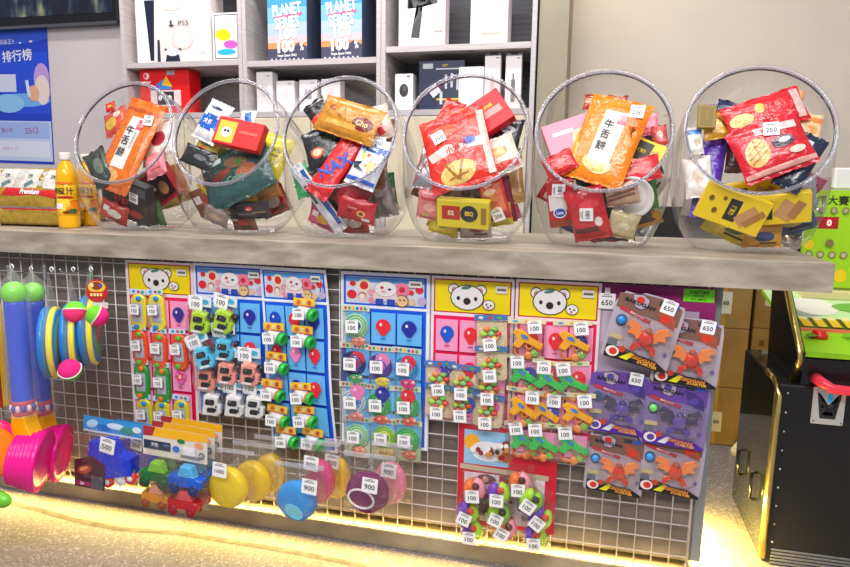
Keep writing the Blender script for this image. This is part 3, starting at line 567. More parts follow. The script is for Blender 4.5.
# --- jar 4
K('bag', 470, 155, 5, 76, 60, 0, '#6f5240', [('e', 0, 0, .5, .4, 0, '#3c2e28')], 'brown packet at the back of the fourth jar', 'snack_bag')
K('bag', 516, 122, 3, 28, 30, 20, '#e9d7a0', [('e', 0, 0, .4, .4, 0, '#f4ecc8')], 'pale yellow packet behind the black and white bag', 'snack_bag')
K('box', 484, 115, 1.6, 44, 33, 36, '#cf1f2a', [('p', [(-1, -1), (-.25, -1), (-.55, 1), (-1, 1)], '#c7bf3c'), ('e', -.62, .15, .2, .3, 0, '#f3f0e6'), ('t', .30, .32, .26, 0, '#f3d23a', 'Fruit', .03, .8), ('r', .3, -.1, .45, .2, 0, '#e8a3a0'), ('e', -.5, -.6, .22, .22, 0, '#e8a06a')], 'red and yellow-green box leaning at the top of the fourth jar', 'snack_box', th=.03)
K('bag', 512, 136, 1.2, 24, 30, -8, '#23262b', [('e', .1, .4, .5, .22, 0, '#cfd2d6'), ('e', .1, -.5, .5, .25, 0, '#f0ede6'), ('t', 0, .4, .2, 0, '#23262b', 'b&w', .02)], 'black and white crumpled bag at the upper right of the fourth jar', 'snack_bag')
K('bag', 500, 156, 1.0, 40, 38, 25, '#efe5d5', [('e', 0, .1, .5, .32, 0, '#e5a95c'), ('e', 0, .1, .34, .2, 0, '#f2c98a'), ('r', 0, -.7, .8, .2, 0, '#d5483c')], 'cream packet with a round cracker picture in the fourth jar', 'cracker_bag')
K('bag', 447, 120, 2.4, 26, 40, -20, '#cf2e22', [('e', .2, .2, .4, .3, 0, '#e8603a')], 'red packet top behind the noodle bag in the fourth jar', 'snack_bag')
K('bag', 458, 150, .3, 54, 56, 18, '#d93526', [('e', -.1, -.7, .55, .32, 10, '#e9c878'), ('r', -.3, -.62, .04, .3, 30, '#a5702a'), ('r', .0, -.62, .04, .3, -20, '#a5702a'), ('r', -.1, -.8, .3, .03, 10, '#a5702a'), ('p', [(-.9, .0), (-.3, .15), (.3, .05), (.9, .2), (.8, -.12), (-.8, -.25)], '#f2d8d0'), ('t', 0, -.02, .26, 5, '#c01f1f', '小浣熊', .03, .8), ('e', .4, .1, .2, .12, 0, '#3f62b4'), ('e', -.3, .55, .4, .2, 0, '#ee5a3a'), ('r', .85, 0, .1, .95, 0, '#eec8bc')], 'red noodle snack bag with a tag in the fourth jar', 'noodle_bag', '250', (-.45, .42), tr=14)
K('bag', 428, 168, 1.0, 34, 54, -6, '#bcb9be', [('e', 0, .25, .36, .2, 0, '#e4e3e6'), ('r', -.7, .3, .06, .6, -20, '#c4484a'), ('r', -.4, -.3, .06, .6, -20, '#c4484a'), ('r', .6, -.2, .06, .6, -20, '#c4484a'), ('e', .3, -.45, .3, .2, 0, '#8d8a90')], 'silver bag with red stripes at the left of the fourth jar', 'snack_bag', kind='foil')
K('bag', 428, 206, .8, 36, 38, -10, '#dc8a86', [('e', .1, -.1, .5, .3, 0, '#edb6a6'), ('r', 0, .5, .7, .1, 0, '#b94a4c'), ('e', -.2, -.7, .3, .15, 0, '#e2cf6a')], 'pink packet low left in the fourth jar', 'snack_bag')
K('bag', 463, 197, 1.6, 40, 34, 0, '#8f8a86', [('e', 0, 0, .5, .5, 0, '#b9b4ae'), ('e', .2, .3, .2, .2, 0, '#6c5a44')], 'clear grey packet in the middle of the fourth jar', 'snack_bag')
K('bag', 528, 214, 2, 22, 38, 10, '#8c2238', [('e', 0, 0, .4, .3, 0, '#b8485c')], 'dark red packet by the right wall of the fourth jar', 'snack_bag')
K('bag', 524, 180, 2.4, 24, 40, 10, '#c7a05a', [('e', 0, 0, .4, .3, 0, '#e6cf98')], 'golden packet by the right wall of the fourth jar', 'snack_bag')
K('bag', 502, 204, .35, 38, 54, 12, '#cf3a34', [('r', .0, .1, .8, .72, 0, '#e2825c'), ('e', -.1, .42, .5, .16, 10, '#f0d6b4'), ('e', .1, .1, .5, .16, -10, '#d9905a'), ('e', -.1, -.22, .5, .16, 10, '#b56a3a'), ('e', .1, -.5, .4, .12, 10, '#f0d6b4'), ('t', -.1, .78, .13, 10, '#f6eae0', 'Cookies', .02, .8)], 'red cookie bag with round cookies standing in the fourth jar', 'cookie_bag', '200', (.1, -.8), tr=8)
K('box', 463, 222, .5, 42, 22, -3, '#d9ca3c', [('r', -.45, .1, .35, .5, 0, '#b33a2c'), ('t', -.45, .1, .35, 0, '#f1e3c0', '52', .04), ('e', .25, .1, .34, .6, 0, '#2c2f38'), ('t', .25, .1, .40, 0, '#f0c838', 'BBQ', .04, .7), ('r', .8, 0, .1, .6, 0, '#9a7a34')], 'yellow barbecue snack box at the bottom of the fourth jar', 'snack_box', th=.03)
K('bag', 440, 228, 1.6, 26, 18, -10, '#e3d53c', [('e', 0, 0, .4, .4, 0, '#8fae3c')], 'small yellow packet low in the fourth jar', 'snack_bag')
K('bag', 508, 226, 1.2, 26, 16, 10, '#d9c838', [('r', 0, 0, .5, .2, 0, '#7a6c20')], 'small yellow packet under the cookie bag in the fourth jar', 'snack_bag')
# --- jar 5
K('bag', 610, 150, 5, 90, 60, 0, '#6a3a34', [('e', 0, 0, .5, .4, 0, '#3c2422')], 'dark brown packet at the back of the fifth jar', 'snack_bag')
K('bag', 605, 103, 3.4, 60, 20, -4, '#a5442f', [('r', 0, 0, .9, .14, 0, '#d9b28a'), ('r', 0, .4, .9, .08, 0, '#d9b28a')], 'striped brown packet behind the top of the big orange packet', 'snack_bag')
K('box', 567, 135, 2.0, 42, 34, 20, '#ee9db2', [('e', .3, -.1, .36, .5, 0, '#f3d0b0'), ('e', .3, -.1, .2, .3, 0, '#d99a5c'), ('r', -.3, .4, .4, .1, 0, '#f8dfe6')], 'pink box at the left behind the big orange packet', 'snack_box', th=.03)
K('bag', 657, 119, 2.2, 42, 28, 10, '#ef8fa6', [('e', -.1, .1, .5, .3, 0, '#f6b6c6'), ('r', .3, -.5, .4, .1, 0, '#d25a78')], 'pink packet at the upper right of the fifth jar', 'snack_bag')
K('bag', 665, 134, 2.0, 20, 26, 10, '#c9504e', [('e', 0, 0, .4, .4, 0, '#e6b0a0')], 'red and cream packet near the right wall of the fifth jar', 'snack_bag')
K('box', 654, 148, 1.2, 40, 22, -24, '#f0d428', [('r', .1, .1, .36, .7, 0, '#2e2a26'), ('t', .1, .1, .3, 0, '#f0d428', '巧克力', .04, .7), ('r', -.6, -.1, .2, .5, 20, '#c49a5c'), ('r', .7, -.1, .14, .5, 20, '#c49a5c')], 'yellow wafer box at the right of the fifth jar', 'wafer_box', th=.02)
K('bag', 639, 161, 1.4, 32, 26, 15, '#1f2124', [('e', .2, .2, .3, .3, 0, '#d8dade'), ('e', -.3, -.2, .3, .2, 0, '#8a8d92')], 'black and white packet right of the big orange packet', 'snack_bag')
K('bag', 552, 164, 1.8, 34, 22, 30, '#c8262e', [('e', 0, 0, .5, .3, 0, '#e25a52')], 'red packet at the left edge of the fifth jar', 'snack_bag')
K('bag', 647, 178, .8, 56, 18, 14, '#cf2b34', [('e', 0, 0, .6, .3, 0, '#e05a58'), ('r', -.5, .1, .2, .3, 0, '#f0d4c8')], 'red bag below the black and white packet in the fifth jar', 'snack_bag')
K('bag', 605, 204, 2.0, 46, 36, 0, '#1f6a60', [('e', 0, .2, .5, .3, 0, '#3a8a7c')], 'teal packet in the middle of the fifth jar', 'snack_bag')
K('bag', 666, 200, 2.0, 18, 28, 10, '#4f8a3c', [('e', 0, 0, .4, .4, 0, '#7ab05c')], 'green packet by the right wall of the fifth jar', 'snack_bag')
K('bag', 622, 194, 1.4, 36, 22, 10, '#c9a890', [('r', 0, .2, .8, .12, 10, '#8a5a44'), ('r', 0, -.2, .8, .12, 10, '#8a5a44')], 'brown striped packet beside the white cup in the fifth jar', 'snack_bag')
K('lid', 645, 205, .15, 34, 34, 0, '#f2efec', [('e', 0, 0, .74, .74, 0, '#e4e0de'), ('e', 0, 0, .66, .66, 0, '#f4f1ee'), ('r', 0, .1, .2, .04, 20, '#d4d0cc')], 'round white plastic cup lid in the fifth jar', 'dessert_cup', cat='cup', lean=.35, yaw=-.2)
K('box', 557, 207, .6, 28, 50, 8, '#b5262e', [('r', 0, .1, .9, .34, 0, '#e9e4e0'), ('e', -.15, -.35, .5, .24, 0, '#f0f0f4'), ('e', -.15, -.35, .42, .19, 0, '#2d5cae'), ('t', -.15, -.35, .14, 0, '#ffffff', 'Lotto', .03, .7), ('e', .5, .25, .3, .14, 0, '#c99a60'), ('r', 0, -.8, .9, .14, 0, '#8a3a26')], 'red and white box with a blue badge at the left of the fifth jar', 'snack_box', '180', (-.1, .62), tr=82, th=.02)
K('bag', 585, 221, .2, 30, 38, 14, '#c01f2c', [('e', .2, .45, .5, .2, 0, '#d94a50'), ('r', -.2, -.6, .6, .12, 0, '#5a1016'), ('e', .5, -.3, .2, .2, 0, '#f0e0d8')], 'red packet with an upright price tag low in the fifth jar', 'snack_bag', '180', (0, .1), tr=78)
K('bag', 624, 227, .4, 32, 26, -12, '#c9bd94', [('e', 0, 0, .5, .3, 0, '#ddd4b4')], 'folded cream paper packet at the bottom of the fifth jar', 'snack_bag')
K('bag', 612, 237, 1.0, 66, 12, -2, '#6d7068', [('e', 0, 0, .6, .3, 0, '#a5a89c')], 'long grey foil packet on the bottom of the fifth jar', 'snack_bag', kind='foil')
K('bag', 655, 229, 1.4, 34, 20, 10, '#4a3f3a', [('e', 0, 0, .5, .3, 0, '#84766a')], 'dark packet at the bottom right of the fifth jar', 'snack_bag')
K('bag', 607, 141, .15, 56, 76, -16, '#f08a12', [('p', [(-.95, -.95), (-.95, .0), (-.75, -.3), (-.6, -.95)], '#e9a93a'), ('p', [(.5, .9), (.9, .5), (.6, .2), (.75, .1), (.4, .5)], '#e4741a'), ('e', -.05, -.60, .42, .18, 0, '#f4d07a'), ('e', .1, -.68, .38, .16, 8, '#f8dc94'), ('e', .0, -.72, .3, .1, 0, '#f1c56a')]+NIU, 'big orange packet with Chinese characters in the fifth jar', 'rice_cracker_bag', '200', (.58, .78), tr=8, th=.035, seal=.03)
# --- jar 6
K('bag', 760, 150, 5, 90, 60, 0, '#5a3a3c', [('e', 0, 0, .5, .4, 0, '#33242a')], 'dark packet at the back of the rightmost jar', 'snack_bag')
K('bag', 795, 97, 3.2, 28, 34, -25, '#f0b888', [('e', 0, 0, .4, .5, 0, '#f6d8b4')], 'peach packet sticking up in the rightmost jar', 'snack_bag')
K('bag', 815, 127, 2.2, 38, 44, -10, '#f3d2a0', [('r', 0, .6, .9, .2, 0, '#e88a4c'), ('e', .1, -.1, .5, .3, 0, '#d9a060'), ('e', .0, -.5, .4, .2, 0, '#f6e6c4')], 'cream and orange packet at the right of the rightmost jar', 'snack_bag')
K('bag', 730, 108, 3.2, 34, 16, -20, '#1f1f4a', [('e', 0, 0, .4, .4, 0, '#34347a')], 'navy packet top left in the rightmost jar', 'snack_bag')
K('box', 707, 116, 2.2, 24, 34, -2, '#8f7630', [('r', 0, 0, .7, .8, 0, '#7c6528'), ('t', 0, .1, .2, -90, '#b59a4c', 'GOLD', .02)], 'flat gold-brown box top left in the rightmost jar', 'snack_box', th=.012)
K('bag', 731, 124, 1.8, 44, 20, 8, '#d9a83c', [('e', 0, .1, .6, .4, 0, '#eccb74'), ('r', -.3, 0, .05, .6, 30, '#9a6c1c'), ('r', .2, 0, .05, .6, -30, '#9a6c1c')], 'golden noodle packet behind the red bags', 'snack_bag')
K('bag', 764, 114, 1.6, 60, 26, 20, '#cf2430', [('e', -.1, .3, .12, .3, 0, '#e9c23a'), ('r', .82, 0, .1, .9, 0, '#e8c4c0'), ('e', -.6, -.1, .3, .4, 0, '#e9c878')], 'red chips bag behind the front one in the rightmost jar', 'chips_bag')
K('bag', 692, 140, 2.4, 22, 36, 5, '#e9e4de', [('r', 0, .6, .8, .2, 0, '#4a8ac9'), ('e', .2, -.2, .4, .3, 0, '#c8b8a0')], 'white and light blue packet at the left of the rightmost jar', 'snack_bag')
K('bag', 821, 162, 1.2, 22, 44, -28, '#1c2740', [('r', -.6, .2, .2, .7, 0, '#2f62c0'), ('e', .2, -.2, .4, .3, 0, '#4c5668'), ('r', -.2, .7, .3, .12, 0, '#f0f0f2')], 'dark blue packet near the right rim of the rightmost jar', 'snack_bag')
K('bag', 690, 178, 1.6, 24, 34, 10, '#f0e9e2', [('e', 0, 0, .4, .4, 0, '#d9c4a8')], 'white packet by the left wall of the rightmost jar', 'snack_bag')
K('bag', 814, 199, 1.2, 34, 44, 12, '#c8c6c8', [('e', .1, .3, .4, .22, 0, '#b5484c'), ('e', -.2, -.3, .4, .22, 0, '#e8e6e6'), ('e', .5, -.2, .14, .2, 0, '#b07a3c')], 'crumpled silver packet with red marks in the rightmost jar', 'snack_bag', kind='foil')
K('bag', 712, 161, .5, 19, 84, -5, '#5a34a8', [('e', .2, .4, .3, .2, 0, '#7a55cc'), ('e', -.1, -.3, .3, .2, 0, '#44248a')], 'narrow purple bag standing at the left of the rightmost jar', 'snack_bag', th=.025)
K('bag', 771, 148, .15, 74, 56, 24, '#c91f30', [('e', -.42, -.1, .32, .56, -20, '#e8c27a'), ('r', -.45, .1, .3, .025, 30, '#b07c30'), ('r', -.42, -.1, .3, .025, 30, '#b07c30'), ('r', -.40, -.3, .3, .025, 30, '#b07c30'), ('r', -.42, 0, .02, .4, 0, '#b07c30'), ('r', .25, .62, .55, .16, -6, '#efc6c6'), ('t', .05, .62, .16, -4, '#c0202c', '甜甜圈', .03, .9), ('e', .3, .0, .3, .22, 0, '#2f2b3c'), ('e', .35, .05, .16, .1, 0, '#e0dce8'), ('r', 0, -.88, .95, .09, 0, '#e6a8a0'), ('e', .55, -.45, .22, .14, 0, '#f0d8c8')], 'front red chips bag with a noodle picture in the rightmost jar', 'chips_bag', '250', (.15, .58), tr=-20)
YB = [('r', -.0, .0, .18, .62, 0, '#2b2824'), ('t', 0, 0, .30, -90, '#f2d83a', '巧克力', .03, .6), ('r', .48, -.1, .2, .6, -35, '#c99c68'), ('r', .68, -.1, .1, .6, -35, '#b0804c'), ('e', -.72, .3, .08, .16, 0, '#7a5a18'), ('e', -.5, -.3, .08, .16, 0, '#7a5a18'), ('e', -.35, .5, .06, .12, 0, '#7a5a18')]
K('box', 741, 197, .8, 56, 21, 12, '#f1d22c', YB, 'yellow wafer box under the purple bag, uppermost of three', 'wafer_box', th=.02, lean=.1)
K('bag', 716, 205, 1.6, 60, 24, 0, '#e9e6e2', [('e', 0, 0, .5, .3, 0, '#c9c4bc')], 'white packet behind the yellow wafer boxes', 'snack_bag')
K('bag', 772, 208, .5, 78, 26, 11, '#b9bdc4', [('r', 0, -.45, .95, .2, 2, '#2c56a8'), ('r', .1, -.75, .5, .12, 0, '#e8eaee'), ('e', -.2, .3, .3, .3, 0, '#e6e8ec'), ('e', .3, .2, .1, .2, 0, '#b0404c')], 'long silver bag with a blue stripe in the rightmost jar', 'snack_bag', kind='foil')
K('box', 711, 228, .3, 50, 28, -20, '#f1d22c', YB, 'yellow wafer box at the lower left, tilted down', 'wafer_box', th=.02, lean=.05)
K('box', 774, 232, .4, 66, 24, 7, '#f1d22c', YB, 'longest yellow wafer box at the lower right of the jar', 'wafer_box', th=.025, lean=.05)
K('bag', 805, 228, 1.6, 34, 20, 20, '#d9d0a0', [('e', 0, 0, .4, .4, 0, '#b8c07a')], 'pale green packet low right in the rightmost jar', 'snack_bag')

# more packets filling each jar to the bottom
FC = ['#b5342c', '#d9a23a', '#3f6b3a', '#e3ddd2', '#35507f', '#7a4a2c', '#c75b7c', '#e2cb3a']
FN = ['brick red', 'amber', 'dark green', 'off-white', 'denim blue', 'cocoa brown', 'rose pink', 'lemon yellow']
JC = [(146, 170), (240, 172), (352, 178), (474, 182), (610, 184), (762, 186)]
JN = ['leftmost', 'second', 'third', 'fourth', 'fifth', 'rightmost']
WHERE = [(-.30, 44, 'low on the left side'), (.34, 40, 'low on the right side'), (.0, 50, 'flat on the bottom'), (.42, 12, 'against the right wall halfway up'), (-.10, 30, 'behind the lower packets'), (.16, 34, 'in the lower middle')]
for j in range(6):
    s_ = (1, 1, 1.02, 1.08, 1.15, 1.22)[j]
    for n_, (dx, dy, wh) in enumerate(WHERE):
        ci = (j*3+n_*5) % 8; cb = (ci+3) % 8
        K('bag', JC[j][0]+dx*120*s_+4, JC[j][1]+dy*s_, 6+n_*.3, 42*s_, 26*s_, (-25, 20, 3, 60, -10, 15)[n_], FC[ci], [('e', .1, 0, .5, .45, 0, FC[cb]), ('r', -.5, .3, .22, .3, 0, '#f0eae2'), ('r', .3, -.6, .4, .08, 0, '#3a302c')], FN[ci]+' packet '+wh+' in the '+JN[j]+' candy jar', 'snack_bag')
settle()
# ================================================================ bread packs and juice at the left end
def bread(px0, px1, zb, zt, y0, label, dp, D):
    a_ = P(px0, 200, y0).x; b_ = P(px1, 200, y0).x; W_, H_ = b_-a_, zt-zb; mb = MB(); R = []
    for i in range(13):
        x = -W_/2 + W_*i/12; q = .72 if i in (0, 12) else (.93 if i in (1, 11) else 1); w_ = 1+.03*math.sin(i*2.1+px0)
        R.append([(x, y*dp/2*q*w_, z*H_/2*q) for y, z in rrect(2, 2, .42, 5)])
    mb.rings(R, M('#a88a2c', 'film'))
    T = Matrix.Translation((0, -dp/2-.002, 0)) @ Matrix.Rotation(PI/2, 4, 'X'); deco(mb, D, W_, H_, T=T, z=.001)
    o = mb.build('bread_pack', mat_world=Matrix.Translation(((a_+b_)/2, y0+dp/2, zb+H_/2))); return tag(o, label, 'bread')
RED = '#c3282e'
bread(-40, 62, .817, .872, .10, 'lower golden packed loaf with a red top edge at the left end', .16, [('r', .4, .9, .55, .1, 0, RED), ('r', -.5, -.9, .3, .08, 0, '#f0ead8')])
bread(30, 96, .817, .90, .34, 'golden packed loaf standing behind the juice bottles', .12, [('r', .2, .8, .5, .14, 0, RED)])
# upper flat pack with the printed front
fp = MB(); a_, b_ = P(-40, 180, .16), P(62, 180, .16); W_ = b_.x-a_.x; H_ = .135; mw = frame(Vector(((a_.x+b_.x)/2, .155, P(20, 187, .155).z)), 0, .5)
h = pillow(fp, W_, H_, .035, M('#a88a2c', 'film'), 2, 0)
deco(fp, [('r', 0, .36, .97, .54, 0, '#cfc9c0'), ('r', .45, .36, .16, .50, 0, '#e6e1da'), ('r', .02, .36, .16, .50, 0, '#e6e1da'), ('r', .85, .36, .13, .50, 0, '#e6e1da'), ('t', .45, .45, .2, 0, '#2a2825', '芝麻', .02, .6), ('t', .02, .45, .2, 0, '#2a2825', '芝麻', .02, .6), ('t', .85, .45, .2, 0, '#2a2825', '芝麻', .02, .6), ('r', .45, .06, .08, .1, 30, '#6d8a8e'), ('r', .02, .06, .08, .1, 30, '#6d8a8e'), ('p', [(.0, -.58), (.08, -.18), (.98, -.18), (.98, -.58)], '#c81f2a'), ('t', .54, -.37, .27, 0, '#ffffff', 'Premium', .03, .8)], W_, H_, h)
o = fp.build('bread_pack', mat_world=mw); tag(o, 'upper bread pack with a red Premium band at the left end', 'bread')
def juice(px, py, label, first=[None]):
    p = PZ(px, py, .8155); y = p.y; mw = Matrix.Translation((p.x, y, .8155)) @ Matrix.Rotation(.62, 4, 'Z')
    if first[0]: return dup(first[0], label, mw)
    t = thing('juice_bottle', label, 'bottle', mw, 'orange juice bottles beside the bread'); r = .030; Z = .225
    pr = [(r*.86, 0), (r*.98, .004), (r, .012), (r, .035), (r*.96, .040), (r, .046), (r, .14), (r*.98, .155), (r*.86, .172), (r*.62, .19), (r*.42, .2), (r*.42, .205)]
    MB().lathe(pr, mottled('juice_bottle_liquid', [(.3, '#e8a512'), (.7, '#f3bc22')], 12, .12), 26).build('bottle_body', t)
    MB().lathe([(r*.50, .203), (r*.52, .205), (r*.52, .222), (r*.48, .225)], M('#efe9e2', 'plas'), 24).build('cap', t)
    mb = MB(); n = 28; hz = lambda a: (r+.0008)
    mb.rings([[((r+.0008)*math.sin(PI*1.9*(i/n-.5)), -(r+.0008)*math.cos(PI*1.9*(i/n-.5)), z) for i in range(n+1)] for z in (.042, .075, .108, .142)], M('#eeb51e', 'plas'), closed=False, cap0=False, cap1=False)
    def wrap(T_list, lift=.0016):
        for d in T_list:
            tmp = MB(); deco(tmp, [d], .1, .1, kind='plas'); o_ = len(mb.v)
            for v in tmp.v: a = v.x/r; R_ = r+lift+v.z; mb.v.append(Vector((R_*math.sin(a), -R_*math.cos(a), v.y+.092)))
            for f, mi, sm in zip(tmp.f, tmp.m, tmp.s): mb.f.append(tuple(q+o_ for q in f)); mb.m.append(mb.mi(tmp.mats[mi])); mb.s.append(sm)
    wrap([('e', -.25, -.35, .42, .5, 0, '#f8d84a'), ('e', .40, -.55, .48, .40, 20, '#d9661c'), ('e', .42, -.52, .38, .30, 20, '#f2a032'), ('r', .0, .45, .9, .32, 0, '#f6c638')], .0014)
    wrap([('e', .25, -.80, .26, .14, 10, '#2f6a34'), ('e', .0, -.86, .24, .09, 0, '#7a2c1c'), ('t', -.42, .40, .40, 0, '#3b2a1c', '柳橙', .02, .9), ('t', .18, .40, .44, 0, '#3b2a1c', '汁', .02, .9), ('e', -.10, .02, .48, .08, 0, '#a5281f'), ('r', .80, .1, .18, .6, 0, '#c98a1c'), ('r', .8, .5, .16, .03, 0, '#5a3a14'), ('r', .8, .3, .16, .03, 0, '#5a3a14'), ('r', .8, .1, .16, .03, 0, '#5a3a14'), ('e', -.1, .86, .5, .08, 0, '#e2762a')], .0022)
    wrap([('r', -.42, -.5, .22, .16, 0, '#f6f2ee')], .0028)
    mb.build('paper_label', t); first[0] = t; return t
juice(70, 228, 'front orange juice bottle with a white cap')
juice(90, 225.5, 'second orange juice bottle, partly behind the leftmost jar')
# wrapped red sweet on the loaf behind
# ================================================================ printed boards on the grid
GP = -.004                                                       # boards lie just in front of the wires
def board(px, z0, z1, border, base, D, label, name='toy_board', thick=.0012, curl=0, lean=0, y=GP, skew=0, group=None, cat='toy board', bord=.008):
    x0, x1 = px; W_, H_ = x1-x0, z1-z0; mb = MB()
    h = (lambda a, b: curl*((1-math.cos((b/H_+.5)*PI*2.6))/2*(a/W_+.5))) if curl else FLAT
    n = 12 if not curl else 36; m_ = 5 if not curl else 13; vs_ = []; fs = []
    for sg in (1, 0):
        for j in range(n+1):
            for i in range(m_): a, b = -W_/2+W_*i/(m_-1), -H_/2+H_*j/n; vs_.append((a+skew*b, b, h(a, b)+thick*sg))
    for j in range(n):
        for i in range(m_-1): q = (j*m_+i, j*m_+i+1, j*m_+i+m_+1, j*m_+i+m_); fs.append(q); fs.append(tuple(k+m_*(n+1) for k in q[::-1]))
    for j in range(n):
        for i in (0, m_-1): q = (j*m_+i, (j+1)*m_+i, (j+1)*m_+i+m_*(n+1), j*m_+i+m_*(n+1)); fs.append(q if i == 0 else q[::-1])
    mb.add(vs_, fs, M(border, 'card'), False)
    T = Matrix(((1, skew, 0, 0), (0, 1, 0, 0), (0, 0, 1, 0), (0, 0, 0, 1)))
    deco(mb, D, W_, H_, h, thick, 'card', T, 4 if not curl else 14)
    o = mb.build(name, mat_world=frame(Vector(((x0+x1)/2, y, (z0+z1)/2)), 0, lean)); tag(o, label, cat, group); return o
def bear(cx, cy, s, sy):
    """koala head of the yellow board header"""
    r = s; q = s*sy
    K_, W_ = '#2a2526', '#f6f2f0'
    return [('e', cx-.78*r, cy+.48*q, .34*r, .36*q, 0, K_), ('e', cx+.78*r, cy+.48*q, .34*r, .36*q, 0, K_), ('e', cx-.78*r, cy+.48*q, .29*r, .30*q, 0, W_), ('e', cx+.78*r, cy+.48*q, .29*r, .30*q, 0, W_), ('e', cx-.74*r, cy+.44*q, .17*r, .18*q, 0, '#c98a86'), ('e', cx+.74*r, cy+.44*q, .17*r, .18*q, 0, '#c98a86'),
            ('e', cx, cy, .98*r, .80*q, 0, K_), ('e', cx, cy, .92*r, .745*q, 0, W_), ('e', cx-.5*r, cy-.05*q, .10*r, .13*q, 0, K_), ('e', cx+.5*r, cy-.05*q, .10*r, .13*q, 0, K_), ('e', cx, cy-.22*q, .21*r, .22*q, 0, K_),
            ('e', cx-.05*r, cy+.62*q, .3*r, .1*q, 12, '#4f7f68'), ('e', cx+1.25*r, cy-.38*q, .36*r, .32*q, 0, K_), ('e', cx+1.25*r, cy-.38*q, .32*r, .28*q, 0, W_), ('e', cx+1.13*r, cy-.35*q, .05*r, .06*q, 0, K_), ('e', cx+1.37*r, cy-.4*q, .05*r, .06*q, 0, K_), ('e', cx+1.22*r, cy-.52*q, .08*r, .08*q, 0, '#e46a7a')]
def balloons(spots, cols):
    o = []
    for (x, y), c in zip(spots, cols): o += [('b', x, y, .2, .092, 0, c), ('e', x-.06, y+.03, .03, .02, 0, '#f4e6ea'), ('e', x, y-.1, .02, .01, 0, c)]
    return o
def yellow_board(px, label, y0=.262, y1=.745, bx=-.1, cols=('#2459c4', '#dc2f38'), y=GP):
    H_ = y1-y0; V = lambda z: 1-2*z/H_; L = lambda z: 2*z/H_
    D = [('r', 0, 0, .93, .965, 0, '#e0145a'), ('r', 0, V(.048), .93, L(.0415), 0, '#b3202c'), ('r', 0, V(.048), .90, L(.0385), 0, '#f6dc10'), ('r', 0, V(.0935), .99, L(.004), 0, '#f7dfe6')]
    D += bear(bx, V(.050), .42, L(.042)/.42*.95)
    D += [('r', .70, V(.026), .14, L(.009), 0, '#ece6dc'), ('r', .70, V(.026), .11, L(.003), 0, '#6c6664')]
    rows_ = int((H_-.105)/.088)
    for r_ in range(rows_+1):
        zc = .146+.088*r_; hz_ = min(.040, (H_-.012-zc+.040)/2)
        if hz_ < .012: continue
        for c_ in range(3): D.append(('r', -.59+.59*c_, V(zc-.040+hz_), .27, L(hz_), 0, '#f3a0c4'))
    cc = [cols[0], cols[1], '#3a3488', '#4a3fa0', '#dc2f38', cols[0], '#dc2f38', '#2459c4', '#e26ab0']
    for k in range(9): x, y_ = -.58+.58*(k % 3), V(.142+.088*(k//3)); D += [('b', x, y_, .17, L(.020), 0, cc[k]), ('e', x-.05, y_+L(.006), .03, L(.004), 0, '#f4e6ea'), ('e', x, y_-L(.030), .07, L(.002), 0, '#b8507c')]
    D += [('s', .58, V(.318), .14, L(.016), 0, '#c9404c'), ('e', .58, V(.318), .05, L(.006), 0, '#f0c8a0')]
    return board(px, y0, y1, '#f4e3e9', None, D, label, 'prize_board', y=y)
